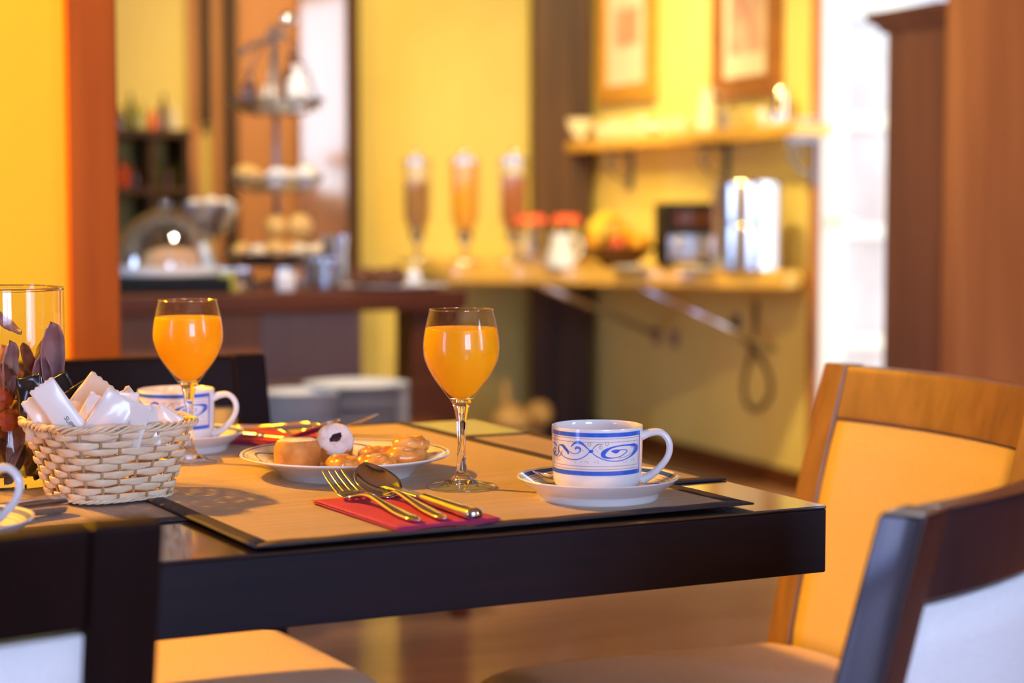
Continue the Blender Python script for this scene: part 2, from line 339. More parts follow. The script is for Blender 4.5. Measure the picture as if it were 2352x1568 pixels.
rbox('wall_right_lintel', AR, AR+.15, 4.4, 5.67, 2.25, 2.6, M['paint'])
rbox('wall_right_end', AR, AR+.15, BN, -1.9, 0, 2.6, M['paint_dark'])
rbox('wall_right_sill', AR, AR+.15, -1.9, -.9, 0, .45, M['paint_dark'])
rbox('wall_right_head', AR, AR+.15, -1.9, -.9, 2.35, 2.6, M['paint_dark'])
rbox('wall_left', AL-.15, AL, .75, 4.15, 0, 2.6, M['paint_dark'])
rbox('wall_left_far', AL-.15, AL, 5.05, BF+.15, 0, 2.6, M['paint_dark'])
rbox('wall_left_far_sill', AL-.15, AL, 4.15, 5.05, 0, .65, M['paint_dark'])
rbox('wall_left_far_head', AL-.15, AL, 4.15, 5.05, 2.2, 2.6, M['paint_dark'])
rbox('wall_left_near', AL-.15, AL, BN, -.05, 0, 2.6, M['paint_dark'])
rbox('wall_left_sill', AL-.15, AL, -.05, .75, 0, .03, M['paint_dark'])
rbox('wall_left_head', AL-.15, AL, -.05, .75, 2.2, 2.6, M['paint_dark'])
rbox('wall_back', AL, -.15, BN-.15, BN, 0, 2.6, M['paint_dark'])
rbox('wall_back_side', 1.25, AR+.15, BN-.15, BN, 0, 2.6, M['paint_dark'])
rbox('wall_back_sill', -.15, 1.25, BN-.15, BN, 0, .55, M['paint_dark'])
rbox('wall_back_head', -.15, 1.25, BN-.15, BN, 2.35, 2.6, M['paint_dark'])
rbox('wall_partition', AL, .455, 3.05, 3.20, 0, 2.6, M['paint_left'])
o = rbox('trim_1', .455, .535, 3.02, 3.22, 0, 2.6, M['casing']); bevel(o, .004)
o = rbox('trim_2', AR-.014, AR, 5.605, 5.665, 0, 2.3, M['pinewood'])
# old post in the corner and its brace
o = struct(link('trim_3', box(-.125, .125, -.12, .12, 0, 2.6), M['postwood'], None, at(1286, 480, 8.28).xy.to_3d(), (0, 0, R(4)))); bevel(o, .012)
rbox('baseboard_right', AR-.015, AR, 5.70, BF, 0, .07, M['barwood'])
# tall windows behind and beside the camera
def sash(name, w, h, loc, rz):
    me = join([box(-w/2, -w/2+.06, -.03, .03, 0, h), box(w/2-.06, w/2, -.03, .03, 0, h), box(-w/2+.06, w/2-.06, -.03, .03, 0, .06), box(-w/2+.06, w/2-.06, -.03, .03, h-.06, h), box(-.03, .03, -.03, .03, .06, h-.06)])
    return struct(link(name, me, M['white_paint'], None, loc, (0, 0, rz)))
sash('window_1', 1.4, 1.8, room(.55, -2.90, .55), RA)
sash('window_2', 1.0, 1.9, room(AR-.08, -1.4, .45), RA+PI/2)

sash('window_4', .9, 1.55, room(AL-.07, 4.6, .65), RA+PI/2)
sash('window_3', .8, 2.17, room(AL-.07, .35, .03), RA+PI/2)

# glazed door standing open outside the doorway, facing the room
dl = struct(bpy.data.objects.new('door_1', None)); COL.objects.link(dl); dl.location = at(1877, 480, 6.75).xy.to_3d(); dl.rotation_euler = (0, 0, R(2))
DW, DH = .62, 2.15
link('door_frame', join([box(0, .10, -.02, .02, .02, DH), box(DW-.10, DW, -.02, .02, .02, DH)]), M['white_paint'], dl)
zs = [.02, .15, .52, .925, 1.32, 1.73, DH-.12]
for z0, h in ((.02, .12), (.50, .055), (.905, .055), (1.30, .055), (1.70, .055), (DH-.12, .12)):
    link('rail', box(.10, DW-.10, -.018, .018, z0, z0+h), M['white_paint'], dl)
M['pane_glass'] = mat('door pane', (.72, .76, .90), (.62, .58, .66), rough=.08, ns=(3, 3, 2.5), spec=.8)  # opaque; daylight and reflections are put into the pane colours
for z0, z1 in ((.14, .50), (.555, .905), (.96, 1.30), (1.355, 1.70), (1.755, DH-.12)):
    link('pane', box(.10, DW-.10, -.004, .004, z0, z1), M['pane_glass'], dl)
hn = link('door_handle', tube([(.05, -.02, .97), (.05, -.06, .97), (.14, -.06, .97)], .009), M['steel_soft'], dl)
# ground and pale house wall outside
M['outside'] = mat('pale outside plaster', (.9, .9, .9), rough=.9)
o = link('wall_outside', box(AR+2.6, AR+2.7, 3.0, 11, -.1, 4), M['outside']); o.rotation_euler = (0, 0, RA); struct(o)
o = link('floor_outside', box(AR+.2, AR+2.6, 3.0, 11, -.1, -.03), M['outside']); o.rotation_euler = (0, 0, RA); struct(o)

# rosewood door and dark frames on the far left wall
def seg_a(px, b):       # coordinate along a room wall at depth b seen at px
    t = (px-CX)/FPX; # (a*E1+b*E2).x = t*(...).y
    return b*(t*E2.y-E2.x)/(E1.x-t*E1.y)
def farpiece(name, px0, px1, b, th, z0, z1, m, parent=None):
    o = link(name, box(seg_a(px0, b), seg_a(px1, b), b, b+th, z0, z1), m, parent)
    if parent is None: o.rotation_euler = (0, 0, RA)
    return o
struct(farpiece('trim_4', 803, 828, 7.72, .10, 0, 2.4, M['postwood']))
d2 = struct(bpy.data.objects.new('door_2', None)); COL.objects.link(d2); d2.rotation_euler = (0, 0, RA)
c0 = room(seg_a(803, 7.74), 7.74); d2.location = c0; d2.rotation_euler = (0, 0, RA+R(4.5)); wd_ = seg_a(803, 7.74)-seg_a(692, 7.74)
link('door_panel', box(-wd_, 0, 0, .045, 0, 2.35), M['doorwood'], d2)
struct(farpiece('trim_5', 520, 552, 7.78, .10, .3, 2.4, M['postwood']))
struct(farpiece('trim_6', 466, 492, 7.78, .06, 1.38, 1.95, M['postwood']))
d3 = struct(bpy.data.objects.new('door_3', None)); COL.objects.link(d3); d3.rotation_euler = (0, 0, RA)
M['doororange'] = mat('orange stained door', (.50, .22, .08), (.44, .19, .07), rough=.5, ns=(16, 16, 1))
farpiece('door_panel', 552, 692, 7.80, .04, 0, 2.35, M['doororange'], d3)
farpiece('door_panel', 440, 466, 7.82, .04, 0, 2.35, M['doororange'], d3)
farpiece('door_panel', 492, 520, 7.82, .04, 0, 2.35, M['doororange'], d3)

# ------------------------------------------------------------------ dining table
tb = thing('dining_table', 'dark wenge dining table with thick apron, laid with runners and breakfast', 'table', tab(.65, .375, 0), TA+PI)
# local axes: x along TU, y along -TV
TL, TD = 1.30, .75
o = link('tabletop', box(-TL/2, TL/2, -TD/2, TD/2, TT-.003, TT), M['wenge_top'], tb); bevel(o, .0009, 2)
o = link('apron', box(-TL/2, TL/2, -TD/2, TD/2, TT-.060, TT-.003), M['wenge'], tb); bevel(o, .0015, 2)
o = link('pedestal', box(-.06, .06, -.06, .06, .03, TT-.06), M['wenge'], tb); bevel(o, .002)
o = link('pedestal_foot', join([box(-.26, .26, -.05, .05, 0, .035), box(-.05, .05, -.26, .26, 0, .034)]), M['wenge'], tb)

# ------------------------------------------------------------------ chairs
def lean(z):
    if z > .44: return .085*((z-.44)/.38)**1.15
    return .05*((.44-z)/.44)**2
def bcurve(x, z): return -.20-lean(z)-.022*max(0, 1-(x/.168)**2)*min(1, max(0, (z-.40)/.2))
def curved_panel(x0, x1, z0, z1, t, off=0, rnd=0, nx=14, nz=8):
    vs = []; fs = []
    for side in (0, 1):
        for j in range(nz+1):
            for i in range(nx+1):
                x = x0+(x1-x0)*i/nx; z = z0+(z1-z0)*j/nz
                ex = min(i, nx-i)/nx; ez = min(j, nz-j)/nz; puff = 1-rnd*(math.exp(-ex*22)+math.exp(-ez*16))
                yy = bcurve(x, z)+off+(t/2*puff if side == 0 else -t/2*puff)
                vs.append((x, yy, z))
    n = (nx+1)*(nz+1); g = lambda s, i, j: s*n+j*(nx+1)+i
    for j in range(nz):
        for i in range(nx):
            fs.append((g(0, i, j), g(0, i+1, j), g(0, i+1, j+1), g(0, i, j+1))); fs.append((g(1, i, j), g(1, i, j+1), g(1, i+1, j+1), g(1, i+1, j)))
    for i in range(nx):
        fs.append((g(0, i, 0), g(1, i, 0), g(1, i+1, 0), g(0, i+1, 0))); fs.append((g(0, i, nz), g(0, i+1, nz), g(1, i+1, nz), g(1, i, nz)))
    for j in range(nz):
        fs.append((g(0, 0, j), g(0, 0, j+1), g(1, 0, j+1), g(1, 0, j))); fs.append((g(0, nx, j), g(1, nx, j), g(1, nx, j+1), g(0, nx, j+1)))
    return mesh('panel', vs, fs)
def make_chair(label, loc, face, wood, zt=.82, halfw=.21):
    """origin on the floor under the seat; local +y is where it faces"""
    rz = math.atan2(face[1], face[0])-PI/2
    c = thing('dining_chair', label, 'chair', (loc[0], loc[1], 0), rz)
    for s in (-1, 1):
        secs = []
        for k in range(15):
            z = zt*k/14; y = -.20-lean(z); w = .022; t = .016+.003*math.sin(PI*min(1, z/zt))
            xc = s*(halfw-.022)
            secs.append([(xc-w, y-t, z), (xc+w, y-t, z), (xc+w, y+t, z), (xc-w, y+t, z)])
        o = link('stile', loft(secs, smooth=False), wood, c); bevel(o, .003, 2)
        o = link('front_leg', loft([[(s*(.20)-.02+dx, .19-.02+dy, z) for dx, dy in ((0, 0), (.04, 0), (.04, .04), (0, .04))] for z in (0, .42)], smooth=False), wood, c); bevel(o, .003)
    o = link('top_rail', curved_panel(-halfw+.0435, halfw-.0435, zt-.066, zt-.001, .026), wood, c)
    for p in o.data.polygons: p.use_smooth = False
    bevel(o, .0025)
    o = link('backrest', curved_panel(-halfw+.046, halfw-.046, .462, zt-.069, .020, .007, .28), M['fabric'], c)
    link('back_panel', curved_panel(-halfw+.046, halfw-.046, .462, zt-.069, .010, -.0085, .1), M['fabric_pale'], c)  # rear of the same upholstery, split off to carry the daylight tint
    o = link('apron', join([box(-.19, .19, .185, .205, .36, .425), box(-.19, -.17, -.19, .19, .36, .425), box(.17, .19, -.19, .19, .36, .425)]), wood, c)
    # seat cushion, wider at the front, softly domed
    nx, ny = 16, 16; vs = []; fs = []
    for s in (1, 0):
        for j in range(ny+1):
            for i in range(nx+1):
                fx = i/nx*2-1; fy = j/ny; hw = .185+.04*fy; r = (1-abs(fx)**6)*(1-abs(fy*2-1)**6)
                z = (.445+.04*min(1, r*1.6)**.5+.006*(1-fx*fx)) if s else .425
                vs.append((fx*hw, -.20+.43*fy, z))
    n = (nx+1)*(ny+1); g = lambda s, i, j: s*n+j*(nx+1)+i
    for j in range(ny):
        for i in range(nx): fs.append((g(0, i, j), g(0, i+1, j), g(0, i+1, j+1), g(0, i, j+1))); fs.append((g(1, i, j), g(1, i, j+1), g(1, i+1, j+1), g(1, i+1, j)))
    for i in range(nx): fs.append((g(0, i, 0), g(1, i, 0), g(1, i+1, 0), g(0, i+1, 0))); fs.append((g(0, i, ny), g(0, i+1, ny), g(1, i+1, ny), g(1, i, ny)))
    for j in range(ny): fs.append((g(0, 0, j), g(0, 0, j+1), g(1, 0, j+1), g(1, 0, j))); fs.append((g(0, nx, j), g(1, nx, j), g(1, nx, j+1), g(0, nx, j+1)))
    link('seat', mesh('seat', vs, fs), M['fabric_seat'], c)
    return c
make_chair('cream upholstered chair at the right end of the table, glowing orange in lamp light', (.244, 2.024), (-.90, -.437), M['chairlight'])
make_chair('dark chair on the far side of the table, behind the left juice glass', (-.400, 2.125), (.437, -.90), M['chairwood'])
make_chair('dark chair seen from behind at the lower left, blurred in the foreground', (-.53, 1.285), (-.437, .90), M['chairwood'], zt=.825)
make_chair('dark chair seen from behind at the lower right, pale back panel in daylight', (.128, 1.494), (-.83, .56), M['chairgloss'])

# ------------------------------------------------------------------ table runners
def runner(name, label, corners, z, m, bw=.017, group=None):
    """cloth strip with dark sewn binding; corners near right, near left, far left, far right (world xy)"""
    c = sum((Vector(p[:2]) for p in corners), Vector((0, 0)))/4
    ax = (Vector(corners[0][:2])-Vector(corners[1][:2])).normalized(); ang = math.atan2(ax.y, ax.x)
    t = thing(name, label, 'table runner', (c.x, c.y, z), ang)
    L = [(Matrix.Rotation(-ang, 2) @ (Vector(p[:2])-c)) for p in corners]
    def inset(k, d):
        p = L[k]; a = (L[(k+1) % 4]-p).normalized(); b = (L[(k-1) % 4]-p).normalized(); return p+(a+b)*d
    I = [inset(k, bw) for k in range(4)]
    link('woven_cloth', prism([tuple(p) for p in I], .0002, .0012), m, t)
    for k in range(4):
        a, b, c2, d = L[k], L[(k+1) % 4], I[(k+1) % 4], I[k]
        n = 24; secs = []
        for i in range(n+1):
            f = i/n; o_ = a.lerp(b, f); q = d.lerp(c2, f); hgt = .0022+.0003*math.sin(i*1.7+k)
            secs.append([(o_.x, o_.y, 0), (o_.x, o_.y, hgt*.7), (o_.lerp(q, .2).x, o_.lerp(q, .2).y, hgt), (o_.lerp(q, .85).x, o_.lerp(q, .85).y, hgt), (q.x, q.y, hgt*.6), (q.x, q.y, 0)])
        link('binding', loft(secs), M['binding'], t)
    return t
runner('table_runner', 'tan woven runner lying lengthwise along the table, under the wicker basket', [tab(-.002, .168), tab(1.28, .168), tab(1.28, .59), tab(-.002, .59)], TT+.0004, M['mat_grey'])
A = [on(1732, 1166), on(585, 1268), None, on(925, 976)]; A[2] = A[1]+(A[3]-A[0])
runner('table_runner', 'tan woven runner laid across the table on top, under the pastry plate and cups', A, TT+.0030, M['mat_tan'])
ZM = TT+.0043      # top of the upper runner

# ------------------------------------------------------------------ juice glasses
def prof_smooth(P, n=5): return [(max(0, p[0]), p[1]) for p in [(q.x, q.y) for q in crom([(a, b, 0) for a, b in P], n)]]
OUT = [(.0320, .0008), (.0318, .0018), (.027, .0032), (.018, .0052), (.010, .0085), (.0062, .0135), (.0044, .022), (.0039, .040), (.0044, .058), (.0060, .070), (.0085, .0785), (.0125, .0845), (.0185, .0925), (.0245, .1005), (.0300, .1095), (.0344, .1205), (.0358, .1300), (.0350, .1410), (.0325, .1535), (.0295, .1655)]
INN = [(.0286, .1655), (.0316, .1535), (.0340, .1410), (.0347, .1300), (.0333, .1205), (.0289, .1098), (.0233, .1012), (.0172, .0938), (.0110, .0873), (.005, .0838), (0, .0830)]
def make_glass(label, loc):
    g = thing('wine_glass', label, 'wine glass', loc, 0)
    ou = prof_smooth(OUT, 5); lo_ = [q for q in ou if q[1] < .0830]; hi_ = [q for q in ou if q[1] >= .0830]
    ft_ = [q for q in lo_ if q[1] < .0060]; st_ = [q for q in lo_ if q[1] >= .0058]
    link('foot', lathe([(.006, .0003), (.020, .0002)]+ft_, 64), M['thinfoot'], g)
    link('stem', lathe([(0, .0045), (ft_[-1][0], .0047)]+st_+[(hi_[0][0]-.0004, .0830), (0, .0826)], 64), M['glass'], g)
    link('foot_edge', tube([(.0318*math.cos(2*PI*k/72), .0318*math.sin(2*PI*k/72), .0013) for k in range(72)], .0009, 8, loop=True), M['glass'], g)
    link('rim', tube([(.02935*math.cos(2*PI*k/72), .02935*math.sin(2*PI*k/72), .1660) for k in range(72)], .00065, 8, loop=True), M['thinfoot'], g)
    link('bowl', lathe([(lo_[-1][0]*.98, lo_[-1][1])]+hi_+[(.0292, .1663)]+prof_smooth(INN, 4)[:-2], 64), M['thinclear'], g)
    j = thing('orange_juice', label.replace('stemmed glass', 'orange juice filling the stemmed glass').replace(' of orange juice', ''), 'juice', loc)
    pr = [(max(0, r+.0003), z-.0002) for r, z in prof_smooth(INN, 5) if z < .1485][::-1]
    pr = [(0, pr[0][1]-.0002)]+pr[1:]+[(.0328, .1487), (.0322, .1492), (.030, .1490), (0, .1490)]
    link('juice', lathe(pr, 64), M['juice'], j)
    fm = [ ]
    for k in range(46):
        a = random.uniform(0, 2*PI); z = .1492+abs(random.gauss(0, .0045)); rr = .0322-.0028*max(0, (z-.150)/.015)
        r_ = random.uniform(.00018, .0004); fm.append(moved(ball(r_, 6), T(rr*math.cos(a), rr*math.sin(a), z)))
    o = link('foam', join(fm), M['glazed'], j); o['kind'] = 'stuff'
    return g
GL1 = on(1060, 1119, ZM); make_glass('stemmed glass of orange juice at centre, between plate and cup', (GL1.x, GL1.y, ZM))
GL2 = Vector((-.331, 1.886, 0)); make_glass('stemmed glass of orange juice at left, behind the wicker basket', (GL2.x, GL2.y, ZM))

# ------------------------------------------------------------------ cups
HC = .0585
CPZ = [(.009, .0394), (.016, .0401), (.030, .0404), (.045, .0407), (.0575, .0409)]
def cup_r(z):
    for (a, ra), (b, rb) in zip(CPZ, CPZ[1:]):
        if z <= b: return ra+(rb-ra)*(z-a)/(b-a)+.00016
    return .04106
def cup_prints(parent):
    def surf(X, Y):
        px = X/5.88+1170; py = Y/5.88+950; s = max(-.995, min(.995, (px-1370)/104.5)); th = math.asin(s)
        z = 1.013-(py+13*(1-math.cos(th))-480)/2640-TT-.0085
        return th, z
    def ribbon(pts, ws, name, m):
        P = crom([(x, y, w) for (x, y), w in zip(pts, ws)], 6)
        vs = []; fs = []
        for i, p in enumerate(P):
            a = P[max(i-1, 0)]; b = P[min(i+1, len(P)-1)]; d = Vector((b.x-a.x, b.y-a.y)); d = d.normalized() if d.length > 1e-6 else Vector((1, 0))
            for sgn in (-1, 1):
                X = p.x-d.y*sgn*p.z*.62; Y = p.y+d.x*sgn*p.z*.62; th, z = surf(X, Y); r = cup_r(z)
                vs.append((r*math.sin(th), -r*math.cos(th), z))
        for i in range(len(P)-1): fs.append((2*i, 2*i+1, 2*i+3, 2*i+2))
        return mesh('ribbon', vs, fs)
    B = []
    B.append(ribbon([(1070, 575), (1120, 625), (1200, 670), (1300, 700), (1400, 705), (1500, 690), (1600, 640), (1665, 570), (1682, 510), (1655, 485), (1600, 482), (1500, 488), (1400, 505), (1310, 535), (1245, 580), (1228, 620), (1250, 648), (1300, 662), (1370, 662), (1450, 645), (1510, 610), (1550, 568), (1535, 548), (1480, 548), (1400, 562)],
                    [8, 9, 10, 10, 10, 10, 14, 34, 46, 40, 22, 16, 16, 26, 48, 52, 34, 18, 10, 9, 9, 10, 9, 10, 12], 'r', None))
    B.append(ribbon([(1335, 568), (1400, 572), (1462, 552)], [8, 46, 6], 'r', None))
    B.append(ribbon([(1035, 580), (1068, 572), (1100, 566)], [6, 36, 6], 'r', None))
    B.append(ribbon([(1050, 560), (1000, 510), (950, 465), (900, 445), (850, 460), (805, 510)], [10, 14, 26, 34, 20, 8], 'r', None))
    B.append(ribbon([(860, 545), (880, 520), (920, 530), (928, 560), (905, 590), (860, 602), (815, 595), (788, 565)], [12, 26, 22, 14, 10, 8, 8, 6], 'r', None))
    B.append(ribbon([(1050, 580), (1000, 630), (930, 670), (860, 686), (790, 678), (720, 650), (680, 605)], [8, 9, 10, 12, 9, 8, 6], 'r', None))
    B.append(ribbon([(660, 480), (700, 490), (730, 530), (765, 575), (770, 612)], [10, 26, 30, 24, 12], 'r', None))
    B.append(ribbon([(572, 440), (600, 460), (625, 500)], [8, 12, 6], 'r', None))
    B.append(ribbon([(585, 600), (600, 585), (612, 560)], [8, 14, 6], 'r', None))
    link('blue_scroll', join(B), M['blue_print'], parent)
    G = [ribbon([(1080, 560), (1115, 510), (1165, 475), (1225, 478)], [6, 8, 10, 5], 'g', None),
         ribbon([(680, 605), (650, 555), (648, 500), (665, 475)], [6, 8, 8, 6], 'g', None),
         ribbon([(640, 520), (645, 590), (620, 625), (590, 590), (582, 550), (600, 520), (615, 550)], [8]*7, 'g', None),
         ribbon([(690, 560), (670, 620), (630, 640), (580, 610)], [6]*4, 'g', None),
         ribbon([(1600, 510), (1645, 525), (1620, 590), (1540, 640), (1440, 668)], [5]*5, 'g', None)]
    link('grey_scroll', join(G), M['grey_print'], parent)
    # bands running round, stopping short of the handle
    def band(z0, z1, th0=-1.9, th1=1.14, n=60):
        vs = []; fs = []
        for i in range(n+1):
            th = th0+(th1-th0)*i/n
            for z in (z0, z1): r = cup_r(z); vs.append((r*math.sin(th), -r*math.cos(th), z))
        for i in range(n): fs.append((2*i, 2*i+1, 2*i+3, 2*i+2))
        return mesh('band', vs, fs)
    b1, b0 = HC-.0028, HC-.0066; c1, c0 = .0217, .0178
    link('blue_border', join([band(b0, b1), band(c0, c1), band(c0, b1, 1.10, 1.15, 3)]), M['blue_print'], parent)
    link('fine_lines', join([band(b0-.0016, b0-.0012, th1=1.07), band(b0-.0046, b0-.0042, th1=1.03), band(c1+.0015, c1+.0019, th1=1.07), band(c1+.0042, c1+.0046, th1=1.03), band(c1+.0042, b0-.0042, 1.03, 1.04, 2)]), M['brown_print'], parent)
    D = []
    for X, Y in ((770, 440), (800, 430), (830, 440), (960, 560), (1130, 550), (1150, 575), (1190, 510), (1350, 450), (1430, 440), (1650, 430), (990, 710), (1020, 715), (1025, 735), (1120, 720), (1150, 705), (1165, 730), (860, 722), (940, 715), (1510, 720), (1545, 715), (1620, 690), (1645, 670), (1655, 690), (1585, 580), (660, 690), (630, 680)):
        D.append(ribbon([(X-5, Y), (X+5, Y)], [9, 9], 'd', None))
    for X, Y in ((1045, 475), (1278, 470), (1195, 518)):
        D.append(ribbon([(X+22*math.cos(a), Y+22*math.sin(a)) for a in [k*PI/4 for k in range(9)]], [5]*9, 'd', None))
    link('speckles', join(D), M['brown_print'], parent)
def cup_mesh():
    o = [(0, .0012), (.026, .0012), (.0275, 0), (.0300, 0), (.0325, .0015), (.0372, .0045), (.0394, .009), (.0401, .016), (.0404, .030), (.0407, .045), (.0409, HC-.001), (.0406, HC), (.0396, HC+.0002), (.0385, HC-.001), (.0382, HC-.004), (.0379, .040), (.0374, .020), (.0362, .010), (.0320, .0055), (.020, .004), (0, .004)]
    return lathe(o, 72)
def handle_mesh():
    P = crom([(.0395, 0, .0490), (.0475, 0, .0520), (.0560, 0, .0525), (.0625, 0, .0475), (.0650, 0, .0395), (.0630, 0, .0300), (.0560, 0, .0205), (.0480, 0, .0135), (.0395, 0, .0090)], 5)
    secs = []
    for i, p in enumerate(P):
        a = P[max(i-1, 0)]; b = P[min(i+1, len(P)-1)]; t = (b-a).normalized(); u = Vector((0, 1, 0)); s = t.cross(u)
        f = i/(len(P)-1); w = .0042+.0022*(abs(f-.5)*2)**3; th = .0030+.0016*(abs(f-.5)*2)**3
        secs.append([p+u*(w*math.cos(2*PI*k/12))+s*(th*math.sin(2*PI*k/12)) for k in range(12)])
    return loft(secs)
def make_cup(label, loc, rz, hrz=0):
    c = thing('coffee_cup', label, 'cup', loc, rz)
    link('cup_body', cup_mesh(), M['porcelain'], c)
    link('cup_handle', handle_mesh(), M['porcelain'], c, rot=(0, 0, hrz))
    cup_prints(c); return c
def make_saucer(label, loc):
    s = thing('saucer', label, 'saucer', loc)
    link('saucer_dish', lathe([(0, .0015), (.046, .0015), (.050, 0), (.0535, 0), (.0548, .002), (.0560, .0060), (.0585, .0082), (.0660, .0132), (.0720, .0182), (.0731, .0195), (.0724, .0204), (.0712, .0200), (.0640, .0150), (.0560, .0102), (.0480, .0085), (.0330, .0080), (.0310, .0068), (0, .0066)], 96), M['saucer'], s)
    return s
C1 = Vector((.0775, 1.652, 0))
make_saucer('saucer under the cup at right, teaspoon resting on it', (C1.x, C1.y, ZM-.0003))
cup1 = make_cup('white cup with blue scroll border on the right saucer', (C1.x-.001, C1.y, ZM+.0072), 0, R(-6))
C2 = Vector((-.362, 1.985, 0))
make_saucer('saucer under the far left cup, behind the basket', (C2.x, C2.y, ZM-.0003))
copy_tree(cup1, 'white cup with blue scroll border behind the left juice glass', (C2.x, C2.y, ZM+.0072), R(4))
C3 = Vector((-.446, 1.425, 0))
make_saucer('saucer cut off by the left edge of the photo', (C3.x, C3.y, TT+.0032))
copy_tree(cup1, 'white cup cut off at left, only its handle showing', (C3.x, C3.y, TT+.0032+.0075), R(2))

# ------------------------------------------------------------------ cutlery
def frame_along(P, i):
    a = P[max(i-1, 0)]; b = P[min(i+1, len(P)-1)]; t = (b-a).normalized(); s = t.cross(Vector((0, 0, 1))).normalized(); return t, s, s.cross(t)
def bar(P, ws, ts, n=12):
    secs = []
    for i, p in enumerate(P):
        t, s, u = frame_along(P, i); f = i/(len(P)-1)*(len(ws)-1); k = min(int(f), len(ws)-2); g = f-k
        w = ws[k]*(1-g)+ws[k+1]*g; h = ts[k]*(1-g)+ts[k+1]*g
        secs.append([p+s*(w*math.cos(2*PI*q/n))+u*(h*math.sin(2*PI*q/n)) for q in range(n)])
    return loft(secs)
# All cutlery is modelled lying along +y (towards the working end), origin at the handle end
def arch(y): return 0
def make_spoon(label, loc, rz, L=.192, bw=.0218, tilt=0):
    t = thing('spoon', label, 'spoon', loc, rz)
    k = L/.192
    H = crom([Vector(p)*k for p in ((0, 0, .0030), (0, .012, .0032), (0, .040, .0045), (0, .075, .0065), (0, .100, .0085), (0, .116, .0088), (0, .128, .0058), (0, .136, .0036))], 6)
    link('handle', bar(H, [.001*k, .0062*k, .0066*k, .0042*k, .0032*k, .0028*k, .0032*k, .0046*k], [.0008*k, .0022*k, .0020*k, .0019*k, .0019*k, .0018*k, .0014*k, .0008*k]), M['steel'], t)
    # bowl, spine rises towards the tip
    vs = []; fs = []; n, m = 26, 14; b0 = .131*k; bl = .066*k
    for i in range(n+1):
        f = i/n; y = b0+bl*f
        wdt = bw*(math.sin(PI*min(1, f*.985+.015))**.62)*(1.06-.22*f) if 0 < f < 1 else .0016*k
        spine = .0016*k+.0225*k*f
        dep = .0064*k*math.sin(PI*f)**.9
        for j in range(m+1):
            s = j/m*2-1; vs.append((wdt*s, y, spine+dep*(s*s-1)))
    for i in range(n):
        for j in range(m): q = i*(m+1)+j; fs.append((q, q+1, q+m+2, q+m+1))
    o = link('bowl', mesh('bowl', vs, fs), M['steel'], t); solid(o, .0011, 0)
    # bring the lowest point down to the rest plane
    zmin = min(v[2] for v in vs); 
    return t
def make_fork(label, loc, rz):
    t = thing('fork', label, 'fork', loc, rz)
    H = crom([Vector(p) for p in ((0, 0, .0030), (0, .012, .0030), (0, .035, .0040), (0, .065, .0065), (0, .090, .0092), (0, .105, .0085), (0, .118, .0058), (0, .126, .0044))], 6)
    link('handle', bar(H, [.001, .0064, .0066, .0040, .0031, .0032, .0050, .0095], [.0008, .0022, .0020, .0019, .0019, .0016, .0011, .0009]), M['steel'], t)
    def zs(y): f = (y-.122)/.053; return .0040+.0170*max(0, f)**1.5
    P = [Vector((0, y, zs(y))) for y in [.122+.016*i/6 for i in range(7)]]
    link('fork_head', bar(P, [.0085, .0112, .0122, .0124], [.0010, .0009, .0008, .0008], 16), M['steel'], t)
    for k in range(4):
        x = (k-1.5)*.0066; Q = []
        for i in range(14):
            f = i/13; y = .134+.041*f; Q.append(Vector((x*(1-.12*f), y, zs(y))))
        link('tine', bar(Q, [.0021, .0017, .0015, .0013, .0006], [.0010, .0010, .0010, .0008, .0005], 10), M['steel'], t)
    return t
def make_knife(label, loc, rz):
    t = thing('table_knife', label, 'knife', loc, rz)
    H = crom([Vector(p) for p in ((0, 0, .0050), (0, .004, .0052), (0, .020, .0054), (0, .050, .0058), (0, .080, .0062), (0, .094, .0066), (0, .100, .0068))], 6)
    link('handle', bar(H, [.0012, .0080, .0084, .0066, .0060, .0058, .0040], [.001, .0050, .0050, .0042, .0040, .0038, .0025], 16), M['steel'], t)
    secs = []
    for i in range(16):
        f = i/15; y = .099+.098*f; w = .0078*(1-.12*f)*(math.sqrt(max(0.02, 1-max(0, (f-.8)/.2)**2)))
        off = -.001; secs.append([(-w+off, y, .0066), (off, y, .0074), (w+off+.001*f, y, .0069), (off, y, .0060)])
    link('blade', loft(secs), M['steel_soft'], t); return t
def heading(a, b): d = Vector(b)-Vector(a); return math.atan2(d.y, d.x)-PI/2
NZ = ZM+.0042      # top of folded napkin
